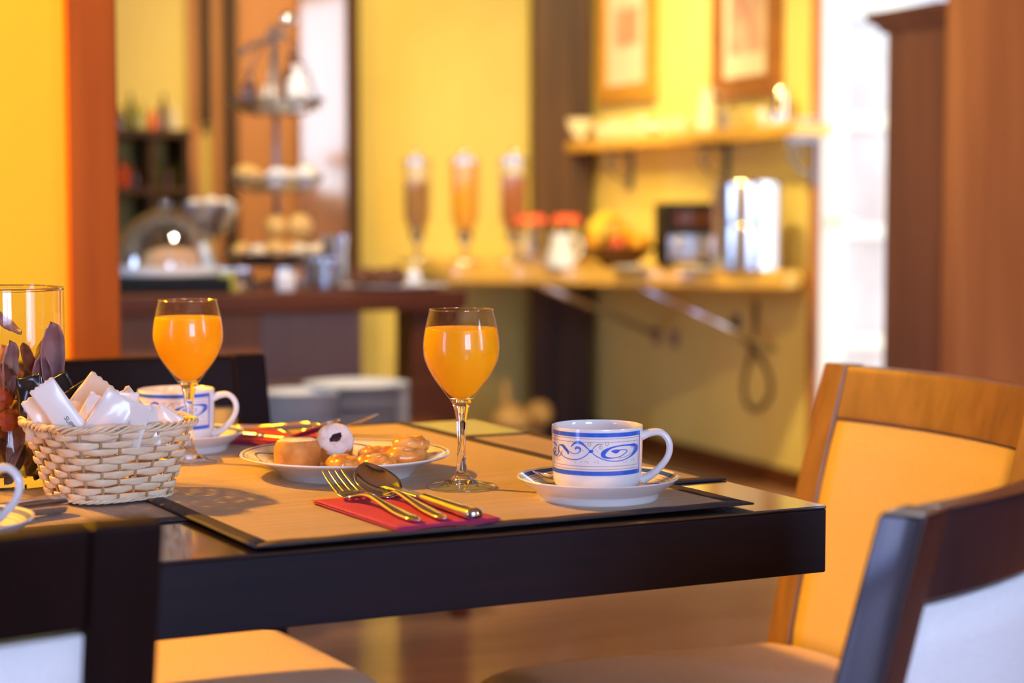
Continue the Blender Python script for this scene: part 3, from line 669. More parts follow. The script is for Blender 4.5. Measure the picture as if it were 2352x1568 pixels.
def napkin(label, loc, rz, sx, sy):
    t = thing('paper_napkin', label, 'napkin', loc, rz)
    from mathutils import noise
    n = 24
    for lay in range(3):
        vs = []; fs = []; off = lay*.0014; sh = (lay-1)*.0015
        for s in (0, 1):
            for j in range(n+1):
                for i in range(n+1):
                    u = i/n*2-1; v = j/n*2-1; x = u*(sx/2-abs(sh)*.5); y = v*(sy/2)+sh
                    e = 1-max(abs(u), abs(v))**14
                    wv = .0005*noise.noise(Vector((x*60, y*60, lay*3)))*e
                    vs.append((x, y, off+(.0012*(.35+.65*e) if s else 0)+wv+(.0003 if s == 0 else 0)))
        N1 = (n+1)**2; g = lambda s, i, j: s*N1+j*(n+1)+i
        for j in range(n):
            for i in range(n): fs.append((g(0, i, j), g(0, i, j+1), g(0, i+1, j+1), g(0, i+1, j))); fs.append((g(1, i, j), g(1, i+1, j), g(1, i+1, j+1), g(1, i, j+1)))
        for i in range(n): fs.append((g(0, i, 0), g(0, i+1, 0), g(1, i+1, 0), g(1, i, 0))); fs.append((g(0, i, n), g(1, i, n), g(1, i+1, n), g(0, i+1, n))); fs.append((g(0, 0, i), g(1, 0, i), g(1, 0, i+1), g(0, 0, i+1))); fs.append((g(0, n, i), g(0, n, i+1), g(1, n, i+1), g(1, n, i)))
        link('paper_layer', mesh('layer', vs, fs), M['napkin'], t)
    return t
nL, nN, nR = on(722, 1152, ZM+.002), on(905, 1224, ZM), on(1150, 1200, ZM)
ncen = (nL+nR)/2; nx = (nR-nN); ny = (nL-nN)
napkin('crimson folded napkin in front of the pastry plate, under three pieces of cutlery', (ncen.x, ncen.y, ZM+.0002), math.atan2(nx.y, nx.x), nx.length, ny.length)
fo = on(962, 1203, NZ); ft = on(757, 1140, NZ)
fork_dir = heading(fo, at(718, 1078, 1.690))
fk = make_fork('fork on the crimson napkin, left of the front spoon', (fo.x, fo.y, NZ), fork_dir); fk.scale = (1.05, 1.06, 1.0)
sp = on(1022, 1199, NZ); make_spoon('large spoon on the crimson napkin, bowl up before the plate', (sp.x, sp.y, NZ), heading(sp, at(815, 1075, 1.70)))
kn = on(1096, 1196, NZ); make_knife('table knife on the crimson napkin, right of the front spoon', (kn.x, kn.y, NZ), heading(kn, on(905, 1137, NZ)))
# far setting
fc = on(655, 1010, ZM)
napkin('crimson folded napkin beyond the pastry plate, before the dark chair', (fc.x-.02, fc.y, ZM+.0002), R(-25), .15, .10)
make_fork('fork on the far napkin, tines up behind the sugared roll', (fc.x-.07, fc.y+.075, NZ), R(-105))
make_spoon('large spoon on the far napkin, dark bowl turned to the plate', (fc.x-.115, fc.y+.04, NZ), R(-113))
make_knife('table knife on the far napkin beside the far saucer', (fc.x-.100, fc.y+.010, NZ), R(-125))
# knife at the left, rests on the lower runner
kt = on(150, 1166, TT+.006); kd = on(0, 1190, TT+.006); dv = (kt-kd).normalized()
lk = make_knife('table knife at the left edge, rounded handle end before the wicker basket', (kt.x, kt.y, TT+.0018), math.atan2(-dv.y, -dv.x)-PI/2); lk.scale = (1.25, 1, 1.7)
# teaspoon on saucer
ts = make_spoon('teaspoon lying on the right saucer, bowl left of the cup', (C1.x+.046, C1.y+.091, ZM+.0205), R(129), L=.130, bw=.0145)
ts.rotation_euler = (R(-6), 0, R(129)); ts.rotation_mode = 'XYZ'

# ------------------------------------------------------------------ plate of pastries
PC = Vector((-.163, 1.797, 0))
pl = thing('dessert_plate', 'white dessert plate with blue line rim, full of small pastries', 'plate', (PC.x, PC.y, ZM-.0002))
link('plate_dish', lathe([(0, .002), (.056, .002), (.060, 0), (.064, 0), (.066, .003), (.074, .0095), (.090, .0160), (.1010, .0195), (.1026, .0210), (.1020, .0222), (.1005, .0222), (.090, .0185), (.074, .0122), (.068, .0078), (.060, .0056), (0, .0052)], 120), M['plate'], pl)
PZ = ZM+.0052
def lump(prof, seg=40, amp=.0012, freq=90, seed=1): return lumpy(lathe(prof, seg), amp, freq, seed)
# sugared round cake
p = at(683, 1045, 1.800)
ck = thing('sponge_cake', 'round golden sponge cake with a sugared top, left on the plate', 'pastry', (p.x, p.y, PZ+.0010), R(20))
link('cake_body', lump(prof_smooth([(0, 0), (.0195, 0), (.0215, .002), (.0228, .010), (.0226, .018), (.0205, .0255), (.019, .0272)], 4)+[(0, .0276)], seed=2), M['pastry'], ck)
link('sugar_top', lump([(0, .0288), (.010, .0290), (.017, .0284), (.0196, .0268), (.0203, .0248), (.0196, .0250), (0, .0268)], seed=2, amp=.001), M['sugar'], ck)
# sugared roll leaning back, chocolate heart facing the camera
p = at(768, 1040, 1.845)
rl = thing('sugared_roll', 'sugared roll with dark chocolate heart, tilted on the plate', 'pastry', (p.x, p.y, PZ+.0185), 0)
tilt = RZ(R(16)) @ RX(R(50)) @ Matrix.Scale(.92, 4)
link('roll_body', moved(lump(prof_smooth([(0, -.026), (.017, -.0255), (.0205, -.022), (.0215, -.010), (.0208, .004), (.0195, .0105)], 4)+[(0, .0108)], seed=4), tilt), M['pastry'], rl)
link('sugar_face', moved(lump([(.0040, .0098), (.0052, .0128), (.013, .0145), (.0185, .0128), (.0206, .0085), (.0200, .0070), (.0040, .0080)], seed=5, amp=.0015), tilt), M['sugar'], rl)
link('chocolate_filling', moved(lump([(0, .0142), (.0050, .0140), (.0085, .0128), (.0080, .0095), (0, .0095)], seed=6, amp=.0014, freq=200), tilt @ RZ(R(35)) @ Matrix.Diagonal((1.25, .60, 1, 1)) ), M['choc'], rl)
def donut(label, px, py, d, z, R0=.0125, r0=.0082, tilt=0, az=0, seed=1, grp=None):
    p = at(px, py, d); t = thing('glazed_ring', label, 'pastry', (p.x, p.y, z), az)
    secs = []
    for i in range(40):
        a = 2*PI*i/40; rr = r0*(1+.14*math.sin(3*a+seed)+.07*math.sin(7*a+seed*2)); c = Vector((math.cos(a), math.sin(a), 0))
        secs.append([c*(R0+rr*math.cos(2*PI*k/16))+Vector((0, 0, rr*.92*math.sin(2*PI*k/16)+r0*.92)) for k in range(16)])
    me = lumpy(loft(secs, loop=True), .0012, 160, seed)
    link('ring', moved(me, RX(tilt)), M['glazed'], t)
    # folded crest of dough wound over the ring
    C = [Vector((R0*.9*math.cos(a), R0*.9*math.sin(a), r0*1.75+.0012*math.sin(2*a))) for a in [PI*.15+PI*1.5*k/14 for k in range(15)]]
    link('dough_fold', moved(lumpy(tube(C, [r0*.30*(.4+math.sin(PI*k/14)) for k in range(15)], 10), .0008, 200, seed+3), RX(tilt)), M['glazed'], t)
    return t
donut('small glazed ring at the front of the plate, touching the sugared roll', 788, 1060, 1.775, PZ+.0006, .0092, .0078, 0, .3, 1)
donut('glazed ring at the front centre of the plate, behind the spoon bowl', 866, 1055, 1.780, PZ+.0006, .0118, .0082, 0, 1.2, 2)
donut('glazed ring at the back of the plate, half hidden by its neighbours', 868, 1045, 1.835, PZ+.0006, .0120, .0082, R(6), 2.2, 3)
donut('glazed ring lying at the right side of the plate, under another', 930, 1055, 1.808, PZ+.0030, .0130, .0086, 0, .8, 4)
donut('glazed ring on top at the right side of the plate, leaning', 942, 1035, 1.815, PZ+.0155, .0118, .0070, R(7), 3.2, 5)
sv = [(0, 0, .0012)]+[((.021+.003*math.sin(3*a))*math.cos(a)*f, (.021+.003*math.sin(3*a))*math.sin(a)*f, z) for f, z in ((.9, .0011), (1, 0)) for a in [2*PI*k/36 for k in range(36)]]
sfc = [(0, 1+k, 1+(k+1) % 36) for k in range(36)]+[(1+k, 37+k, 37+(k+1) % 36, 1+(k+1) % 36) for k in range(36)]
o = link('syrup', mesh('syrup', sv, sfc), M['syrup'], None, (PC.x+.030, PC.y-.008, PZ+.0002)); tag(o, 'pool of amber syrup around the rings at the right of the plate', 'syrup')

# ------------------------------------------------------------------ wicker basket
BK = Vector((-.366, 1.668, 0)); BR_ = R(38); BZ = TT+.0036
bk = thing('wicker_basket', 'square pale wicker basket full of sachets on the lower runner', 'basket', (BK.x, BK.y, BZ), BR_)
BH = .0665; NST = 24
def bpt(phi, h, off=0):
    f = h/BH; s = .0465+.0185*f; e = 2/3.6; c, sn = math.cos(phi), math.sin(phi)
    rr = (s+off); return Vector((math.copysign(abs(c)**e, c)*rr*1.02, math.copysign(abs(sn)**e, sn)*rr*.98, h))
def sphi(k, n):    # spread evenly along the outline
    return k
# arc-length table
tbl = [0]; NN = 720
for i in range(NN): tbl.append(tbl[-1]+(bpt(2*PI*(i+1)/NN, BH/2)-bpt(2*PI*i/NN, BH/2)).length)
def phi_at(s):
    s = (s % 1)*tbl[-1]; lo, hi = 0, NN
    while hi-lo > 1:
        mid = (lo+hi)//2
        if tbl[mid] <= s: lo = mid
        else: hi = mid
    return 2*PI*(lo+(s-tbl[lo])/max(1e-9, tbl[hi]-tbl[lo]))/NN
rows = 9; rh = (BH-.004)/rows
for r_ in range(rows):
    secs = []; n = NST*12
    hb = .002+rh*(r_+.5)
    for i in range(n):
        s = i/n; w = math.cos(PI*NST*s+PI*(r_ % 2)); w = math.copysign(abs(w)**.8, w)
        hh = (rh*.50)*(.86+.14*w)*(1+.10*math.sin(s*37+r_*5)); hc = hb+.0006*math.sin(s*23+r_*3)
        th = .0007; off = .0021*w
        ph = phi_at(s)
        secs.append([bpt(ph, hc-hh, off-th), bpt(ph, hc-hh, off+th*.6), bpt(ph, hc-hh*.55, off+th*1.5), bpt(ph, hc+hh*.55, off+th*1.5), bpt(ph, hc+hh, off+th*.6), bpt(ph, hc+hh, off-th)])
    link('weaver_strip', loft(secs, loop=True), M['cane'], bk)
for k in range(NST):
    ph = phi_at(k/NST); pts = [bpt(ph, BH*j/8, -.0003) for j in range(9)]
    link('stake', tube(pts, .00135, 8), M['stake'], bk)
for k in range(5):     # braided rim
    n = 220; pts = []
    for i in range(n):
        s = i/n; ph = phi_at(s); a = 2*PI*(s*13+k/5); pts.append(bpt(ph, BH+.0012+.0026*math.sin(a)+.0012*math.sin(s*2*PI*3+k), .0012+.0030*math.cos(a)))
    link('rim_cane', tube(pts, .00135, 7, loop=True), M['cane'], bk)
for k in range(3):
    n = 160; pts = []
    for i in range(n):
        s = i/n; ph = phi_at(s); a = 2*PI*(s*14+k/3); pts.append(bpt(ph, .0022+.0012*math.sin(a), .0008+.0018*math.cos(a)))
    link('base_cane', tube(pts, .0011, 7, loop=True), M['cane'], bk)
link('basket_bottom', prism([tuple(bpt(2*PI*i/48, 0, -.002)[:2]) for i in range(48)], .0016, .0036), M['stake'], bk)

# ------------------------------------------------------------------ sachets in the basket
def font_mesh(txt, size):
    c = bpy.data.curves.new('t', 'FONT'); c.body = txt; c.size = size; c.extrude = .00004; c.resolution_u = 3
    o = bpy.data.objects.new('t', c); COL.objects.link(o); bpy.context.view_layer.update()
    me = bpy.data.meshes.new_from_object(o); bpy.data.objects.remove(o); me.materials.clear(); return me
SRZ = BR_
def sachet(label, px, py, d, w, h, rot, m, yaw=0, lean_=0, txt=None, seed=0, grp=None):
    """px,py is the middle of the packet; rot turns it in its own plane"""
    from mathutils import noise
    p = at(px, py, d); t = thing('sugar_sachet', label, 'sachet', p, 0, grp); t.rotation_euler = (0, 0, 0)
    X = RZ(yaw) @ RX(lean_) @ RY(rot)
    nx, ny = 10, 18; vs = []; fs = []
    for s in (0, 1):
        for j in range(ny+1):
            for i in range(nx+1):
                u = i/nx*2-1; v = j/ny*2-1; x = u*w/2; z = v*h/2
                if j in (0, ny): z += (.0008 if i % 2 else -.0004)*(1 if j else -1)
                puff = .0015*max(0, 1-u*u)**.6*max(0, 1-(abs(v)/.86)**4) if abs(v) < .86 else 0
                bend = 0 if txt else .0022*noise.noise(Vector((x*70, z*70, seed*5.1)))+.004*(v*v)*math.sin(seed*2.3)
                vs.append((x, bend+(-puff-.0001 if s == 0 else puff+.0001), z))
    N1 = (nx+1)*(ny+1); g = lambda s, i, j: s*N1+j*(nx+1)+i
    for j in range(ny):
        for i in range(nx): fs.append((g(0, i, j), g(0, i+1, j), g(0, i+1, j+1), g(0, i, j+1))); fs.append((g(1, i, j), g(1, i, j+1), g(1, i+1, j+1), g(1, i+1, j)))
    for i in range(nx): fs.append((g(0, i, 0), g(1, i, 0), g(1, i+1, 0), g(0, i+1, 0))); fs.append((g(0, i, ny), g(0, i+1, ny), g(1, i+1, ny), g(1, i, ny)))
    for j in range(ny): fs.append((g(0, 0, j), g(0, 0, j+1), g(1, 0, j+1), g(1, 0, j))); fs.append((g(0, nx, j), g(1, nx, j), g(1, nx, j+1), g(0, nx, j+1)))
    link('packet', moved(mesh('sachet', vs, fs), X), m, t)
    if txt:
        tx, size, ox, oz, tr = txt
        me = font_mesh(tx, size); me.transform(X @ T(ox, -.0020, oz) @ RY(tr) @ RX(PI/2)); link('lettering', me, M['ink'], t)
    return t
q = lambda x, y: (x/4.612+30, y/4.612+860)
SL = [  # px,py, d, w, h, rot(deg), material, label, text
    (q(195, 305), 1.665, .026, .050, -10, 'paper_black', 'black sachet standing at the left end of the basket', None),
    (q(400, 270), 1.700, .036, .050, 62, 'paper_black', 'black sachet lying across behind the printed white sachet', None),
    (q(650, 315), 1.690, .030, .056, 60, 'paper_black', 'black sachet leaning right behind the printed white sachet', None),
    (q(300, 520), 1.640, .026, .036, 8, 'paper_beige', 'beige sachet low at the left corner of the basket', None),
    (q(410, 480), 1.628, .029, .054, -33, 'paper', 'white sachet leaning left, just left of the printed one', None),
    (q(560, 470), 1.608, .024, .074, -34, 'paper', 'white sachet leaning left with SUPP printed on it', ('SUPP', .0056, -.0010, .002, R(90))),
    (q(770, 360), 1.665, .034, .060, 36, 'paper_beige', 'tall beige sachet, the highest of the pale ones', None),
    (q(830, 510), 1.620, .028, .050, 32, 'paper', 'white sachet leaning right in the middle of the basket', None),
    (q(690, 520), 1.640, .026, .040, 8, 'paper_beige', 'beige sachet low behind the printed white sachet', None),
    (q(985, 520), 1.612, .031, .056, 33, 'paper', 'broad white sachet leaning right, sharp corner up', None),
    (q(1180, 480), 1.630, .022, .050, 5, 'paper', 'white sachet with narrow upright corner, right of the broad one', None),
    (q(1230, 530), 1.618, .030, .044, 20, 'paper', 'white sachet leaning right over the basket front, right of centre', None),
    (q(1230, 430), 1.690, .034, .044, -40, 'paper_beige', 'beige sachet lying flat behind the white ones at right', None),
    (q(1390, 540), 1.630, .026, .036, -6, 'paper', 'white sachet with jagged top near the right of the basket', None),
    (q(1460, 560), 1.650, .026, .034, 12, 'paper', 'small white sachet behind the jagged one at right', None),
    (q(1570, 550), 1.650, .026, .034, 35, 'paper', 'white sachet at the right end of the basket', None),
]
for k, ((px, py), d, w, h, rt, mm, lab, tx) in enumerate(SL):
    sachet(lab, px, py, d, w, h, R(rt), M[mm], yaw=R((k*37) % 31-15), lean_=R(-8+(k*23) % 15), txt=tx, seed=k, grp='sachets in the wicker basket')

# ------------------------------------------------------------------ glass vase with potpourri
VC = Vector((-.4865, 1.760, 0)); VZ = TT+.0016; VR = .0585; VH = .186
vs_ = thing('glass_vase', 'tall clear glass cylinder vase of dried petals at the left edge', 'vase', (VC.x, VC.y, VZ))
link('glass_cylinder', lathe([(0, .0003), (VR-.003, .0002), (VR, .003), (VR, VH-.001), (VR-.0012, VH), (VR-.0028, VH-.001), (VR-.0028, .016), (VR-.006, .0125), (0, .0115)], 96), M['thinclear'], vs_)
link('glass_base', lathe([(0, .0004), (VR-.004, .0006), (VR-.0034, .004), (VR-.0034, .0120), (VR-.006, .0122), (0, .0112)], 64), M['glass'], vs_)
link('rim', tube([((VR-.0014)*math.cos(2*PI*k/96), (VR-.0014)*math.sin(2*PI*k/96), VH) for k in range(96)], .0016, 8, loop=True), M['glass'], vs_)
M['petal_brown'] = mat('dried brown petal', (.22, .075, .045), (.12, .045, .035), rough=.6, ns=(60, 60, 60), bump=.5)
M['petal_red'] = mat('dried red berry', (.50, .080, .020), (.30, .04, .015), rough=.5, ns=(90, 90, 90), bump=.9)
M['petal_dark'] = mat('dried dark leaf', (.10, .050, .022), (.055, .03, .018), rough=.6, ns=(60, 60, 60), bump=.5)
M['petal_mauve'] = mat('dried mauve petal', (.34, .17, .15), (.22, .11, .12), rough=.5, ns=(50, 50, 50), bump=.5)
def petal_mesh(L, w, curl, seed):
    rnd = random.Random(seed); vs = []; fs = []; n, m = 12, 6
    for i in range(n+1):
        f = i/n; ww = w*math.sin(PI*min(1, f*.96+.02))**.7; ang = curl*(f-.3)
        y = L*(f-.5)*math.cos(ang*.5); z = L*.35*math.sin(ang)*f
        for j in range(m+1):
            s = j/m*2-1; vs.append((ww*s*math.cos(s*.8), y+.0012*rnd.uniform(-1, 1)*abs(s), z+ww*.7*s*s+.0010*math.sin(i*1.3+j+seed)))
    for i in range(n):
        for j in range(m): a = i*(m+1)+j; fs.append((a, a+1, a+m+2, a+m+1))
    return mesh('petal', vs, fs)
prot = []
for k in range(6):
    o = bpy.data.meshes.new('x'); me = petal_mesh(.045+.004*k, .010+.001*(k % 3), 1.2+.3*k, k); me.materials.append(M[['petal_brown', 'petal_dark', 'petal_mauve'][k % 3]]); prot.append(me)
rnd = random.Random(11); cnt = 0
balls = lumpy(ball(.0115, 24), .0035, 190, 3); balls.materials.append(M['petal_red'])
placed = []
for z, n in ((.026, 9), (.045, 9), (.063, 9), (.082, 8), (.100, 7), (.116, 5)):
    for k in range(n):
        a = 2*PI*k/n+z*70; rr = rnd.uniform(.024, .038)
        isb = (k % 3 == 1) and z < .11
        loc = (VC.x+rr*math.cos(a), VC.y+rr*math.sin(a), VZ+z+rnd.uniform(-.004, .004))
        me = balls if isb else prot[rnd.randrange(6)]
        if isb: loc = (VC.x+.040*math.cos(a), VC.y+.040*math.sin(a), loc[2])
        o = link('dried_bud' if isb else 'dried_petal', me, None, None, loc, (rnd.uniform(-.5, .5)+(PI/2 if not isb else 0), rnd.uniform(-.6, .6), a+PI/2 if not isb else a))
        o.scale = (.9, .9, .9)
        if not isb: solid(o, .0007, 0)
        tag(o, 'dried red bud in the glass vase' if isb else 'dried curled petal in the glass vase', 'dried bud' if isb else 'dried petal', 'dried red buds in the vase' if isb else 'dried petals in the vase')
for (px, py, rx, rz, s, lab) in ((112, 820, 1.35, .5, 1.35, 'long mauve dried petal standing against the right wall of the vase'), (100, 875, 1.5, .2, 1.15, 'broad mauve dried petal below the long one in the vase'), (8, 755, .2, 1.2, .8, 'curled dried petal, the topmost in the vase'), (5, 850, 1.3, 1.0, 1.1, 'pale dried petal at the left edge of the vase')):
    p = at(px, py, 1.735 if px > 50 else 1.725); o = link('dried_petal', prot[2].copy(), None, None, p, (rx, 0, rz)); o.scale = (s, s, s); solid(o, .0008, 0); tag(o, lab, 'dried petal')

exec_background = True
# ------------------------------------------------------------------ buffet bar
ZB = .795
bar_a0, bar_a1, bar_b0, bar_b1 = .05, 1.76, 4.68, 5.30
bt = thing('buffet_bar', 'mahogany buffet bar behind the table, loaded with stands and domes', 'counter', (0, 0, 0), RA)
def bpart(name, a0, a1, b0, b1, z0, z1, m, bv=.004): o = link(name, box(a0, a1, b0, b1, z0, z1), m, bt); bevel(o, bv); return o
bpart('worktop', bar_a0, bar_a1, bar_b0, bar_b1, ZB-.052, ZB, M['barwood'])
bpart('leg', 1.61, 1.75, 4.70, 4.84, 0, ZB-.052, M['barwood'])
bpart('leg', 1.00, 1.12, 5.14, 5.28, 0, ZB-.052, M['barwood'])
a600 = seg_a(600, 4.72); a830 = seg_a(830, 4.76)
bpart('front_panel', bar_a0, a600, 4.72, 4.745, .05, ZB-.052, M['barpanel'])
bpart('front_panel', a600, a830, 4.76, 4.785, .05, ZB-.052, M['barpanel2'])
bpart('side_panel', bar_a0, bar_a0+.03, 4.75, 5.28, .05, ZB-.052, M['barpanel'])
# low bench with stacked plates
bench = thing('low_bench', 'low dark bench in front of the buffet bar, carrying plates', 'bench', (0, 0, 0), RA)
link('bench_top', box(.98, 1.62, 4.22, 4.60, .435, .465), M['barwood'], bench)
for a in (1.0, 1.56):
    for b in (4.24, 4.54): link('leg', box(a, a+.04, b, b+.04, 0, .435), M['barwood'], bench)
M['plate_white'] = mat('white stoneware', (.72, .74, .78), rough=.2, coat=.3)
def plate_me(r): return lathe([(0, .002), (r*.55, .002), (r*.60, 0), (r*.68, .003), (r*.97, .018), (r, .0205), (r*.98, .0215), (r*.7, .0075), (r*.6, .005), (0, .005)], 40)
pm = plate_me(.132); pm.materials.append(M['plate_white'])
ORD = ['first', 'second', 'third', 'fourth', 'fifth', 'sixth', 'seventh', 'eighth', 'ninth', 'tenth', 'eleventh', 'twelfth', 'thirteenth']
def stack(px, d, z0, n, dz, me, lab, grp):
    p = at(px, 900, d)
    for k in range(n):
        o = link('dinner_plate', me, None, None, (p.x+.0015*math.sin(k*2.1), p.y+.0015*math.cos(k*1.3), z0+k*dz)); tag(o, '%s, %s from the top' % (lab, ORD[n-1-k]), 'plate', grp)
stack(818, 4.52, .4655, 13, .0085, pm, 'white plate in the tall stack on the low bench', 'plates in the tall stack')
pm2 = plate_me(.09); pm2.materials.append(M['plate_white'])
stack(690, 4.36, .4655, 12, .0088, pm2, 'small white plate in the stack left of the tall one', 'plates in the small stack')

def bg(px, d, z): p = at(px, 480, d); return (p.x, p.y, z)
# glass dome on black box
bx = thing('black_case', 'low black case under the glass dome on the buffet bar', 'case', bg(386, 4.93, ZB+.001), R(12))
o = link('case_body', box(-.155, .155, -.13, .13, 0, .040), M['black'], bx); bevel(o, .004)
dm = thing('cake_dome', 'clear cake dome on a white tray at the left of the buffet', 'cake dome', bg(380, 4.95, ZB+.042))
link('tray', lathe([(0, 0), (.146, 0), (.150, .004), (.150, .026), (.146, .026), (.144, .006), (0, .006)], 48), M['porcelain'], dm)
M['thinglass'] = thin_glass('thin dome glass', (.97, .98, 1), .13, .8, 2.2)
dp = [(.140*math.cos(a), .018+.155*math.sin(a)) for a in [PI/2*k/14 for k in range(14)]]+[(.012, .173)]
di = [(r-.0035 if r > .02 else r*.6, z-.003 if z > .022 else z) for r, z in dp][::-1]
link('glass_dome', lathe(dp+[(0, .174)]+[(0, .170)]+di, 56), M['thinglass'], dm)
link('knob', moved(ball(.016, 16), T(0, 0, .188)), M['thinglass'], dm)
M['cake_orange'] = mat('orange cake', (.92, .50, .26), (.85, .60, .42), rough=.6, ns=(30, 30, 30))
ckb = thing('orange_cake', 'orange cake under the glass dome', 'cake', bg(392, 4.95, ZB+.0485)); link('cake_body', lumpy(lathe([(0, 0), (.070, 0), (.075, .03), (.072, .050), (.05, .062), (0, .066)], 32), .006, 20, 2), M['cake_orange'], ckb)
# silver bowl on a foot
fb = thing('footed_bowl', 'footed silver bowl between the dome and the tiered stand', 'bowl', bg(478, 5.22, ZB))
link('bowl_body', lathe([(0, .002), (.05, 0), (.055, .006), (.02, .02), (.012, .06), (.012, .12), (.03, .145), (.065, .165), (.085, .205), (.090, .235), (.086, .235), (.08, .205), (.06, .172), (0, .155)], 40), M['silver'], fb)
M['cream_ball'] = mat('cream sweets', (.85, .78, .66), (.75, .6, .4), rough=.5, ns=(30, 30, 30))
for k, (dx, dz) in enumerate(((-.035, .215), (.01, .222), (.05, .215))):
    p = bg(478, 5.22, ZB+dz); o = link('meringue', lumpy(ball(.032, 20), .004, 50, k), M['cream_ball'], None, (p[0]+dx, p[1]-.01*k, p[2])); tag(o, ['cream meringue at the left in the footed silver bowl', 'cream meringue in the middle of the footed silver bowl', 'cream meringue at the right in the footed silver bowl'][k], 'meringue')
# three-tier stand
ST = bg(636, 5.30, ZB)
st = thing('tiered_stand', 'tall three-tier wire stand of pastries and jars on the buffet', 'tiered stand', ST)
link('pole', tube([(0, 0, 0), (0, 0, .74)], .008, 10), M['wire'], st)
link('finial', moved(ball(.022, 20), T(.035, 0, .755)), M['steel'], st)
link('foot', lathe([(0, 0), (.10, 0), (.10, .006), (.02, .02), (0, .022)], 32), M['wire'], st)
for name, z, r in (('bottom_tier', .055, .150), ('middle_tier', .265, .126), ('top_tier', .485, .130)):
    t = link(name, lathe([(0, 0), (r*.62, 0), (r*.70, .004), (r*.93, .028), (r, .034), (r*.98, .037), (r*.90, .032), (r*.68, .009), (0, .005)], 40), M['silver'], st, (0, 0, z))
    link('wire_rim', tube([(r*1.03*math.cos(2*PI*k/60), r*1.03*math.sin(2*PI*k/60), .042+.006*math.sin(k*PI/2.5)) for k in range(60)], .0035, 6, loop=True), M['wire'], t)
for k in range(3):
    a = 2*PI*k/3+.5; pts = crom([(.13*math.cos(a), .13*math.sin(a), .50), (.10*math.cos(a), .10*math.sin(a), .60), (.05*math.cos(a), .05*math.sin(a), .68), (.012*math.cos(a), .012*math.sin(a), .735)], 5); link('strut', tube(pts, .004, 6), M['wire'], st)
link('carry_handle', tube(crom([(-.10, 0, .655), (-.06, 0, .685), (0, 0, .70), (.03, 0, .72)], 5), .008, 8), M['silver'], st)
def item(name, lab, cat, off, me, m, grp=None, rot=None):
    o = link(name, me, m, None, (ST[0]+off[0], ST[1]+off[1], ST[2]+off[2]), rot); return tag(o, lab, cat, grp)
def bottle_me(r, h): return lathe([(0, 0), (r*.95, 0), (r, .004), (r, h*.58), (r*.85, h*.68), (r*.38, h*.76), (r*.36, h*.95), (r*.42, h*.955), (r*.42, h), (0, h)], 24)
M['darkglass'] = mat('dark brown bottle', (.09, .030, .018), rough=.12, coat=.5)
M['green'] = mat('green leaf', (.10, .14, .02), (.05, .07, .015), rough=.5, ns=(20, 20, 20))
item('small_bottle', 'small brown bottle at the left of the top tier', 'bottle', (-.070, -.03, .4915), bottle_me(.022, .12), M['darkglass'])
item('small_bottle', 'dark bottle in the middle of the top tier', 'bottle', (.040, .03, .4915), bottle_me(.026, .17), M['darkglass'])
item('small_jug', 'white jug at the right of the top tier', 'jug', (.066, -.055, .4915), bottle_me(.030, .13), M['porcelain'])
item('small_jar', 'pale jar at the front of the top tier', 'jar', (-.010, -.085, .4915), lathe([(0, 0), (.02, 0), (.021, .05), (.016, .06), (.017, .07), (0, .072)], 20), M['cream_ball'])
M['gold_bun'] = mat('golden bun', (.80, .52, .16), (.62, .34, .10), rough=.4, ns=(30, 30, 30), coat=.3)
M['white_wrap'] = mat('white wrapped sweet', (.82, .82, .88), rough=.3)
mid = [(-.088, .0, 'gold_bun', 'golden bun at the left of the middle tier'), (-.055, -.075, 'gold_bun', 'golden bun at the front left of the middle tier'), (.012, -.092, 'white_wrap', 'white wrapped pastry at the front of the middle tier'), (.078, -.055, 'white_wrap', 'white wrapped pastry at the front right of the middle tier'), (.085, .02, 'cream_ball', 'cream pastry at the right of the middle tier'), (0, .07, 'gold_bun', 'golden bun at the back of the middle tier'), (.028, -.026, 'cream_ball', 'cream pastry near the pole on the middle tier')]
for k, (x, y, mm, lab) in enumerate(mid): item('pastry', lab, 'pastry', (x, y, .303+(.012 if k in (0, 4, 5) else 0)), lumpy(ball(.034, 20, .9), .004, 60, k), M[mm], 'pastries on the middle tier')
low = [(-.095, -.04, 'gold_bun', .03), (-.045, -.09, 'cream_ball', .028), (.02, -.105, 'gold_bun', .029), (.075, -.08, 'cream_ball', .029), (.112, -.01, 'cream_ball', .028), (0, -.035, 'gold_bun', .034), (.055, -.02, 'gold_bun', .034), (-.03, .07, 'cream_ball', .03)]
labs = ['golden apple at the left of the bottom tier', 'pale roll at the front left of the bottom tier', 'golden roll at the front of the bottom tier', 'pale roll at the front right of the bottom tier', 'pale roll at the right of the bottom tier', 'golden apple left of the pole on the bottom tier', 'golden apple right of the pole on the bottom tier', 'pale roll at the back of the bottom tier']
for k, (x, y, mm, r) in enumerate(low): item('roll' if mm == 'cream_ball' else 'apple', labs[k], 'fruit' if 'apple' in labs[k] else 'bread', (x, y, .0635+r), lumpy(ball(r, 20), .003, 50, k+9), M[mm], 'fruit and rolls on the bottom tier')
for k, (dx, r) in enumerate(((-.028, .040), (.038, .040))): item('apple', ['large golden apple piled at the left above the bottom tier', 'large golden apple piled at the right above the bottom tier'][k], 'fruit', (dx+.03, -.03, .0635+.105), lumpy(ball(.036, 20), .002, 30, k), M['gold_bun'])
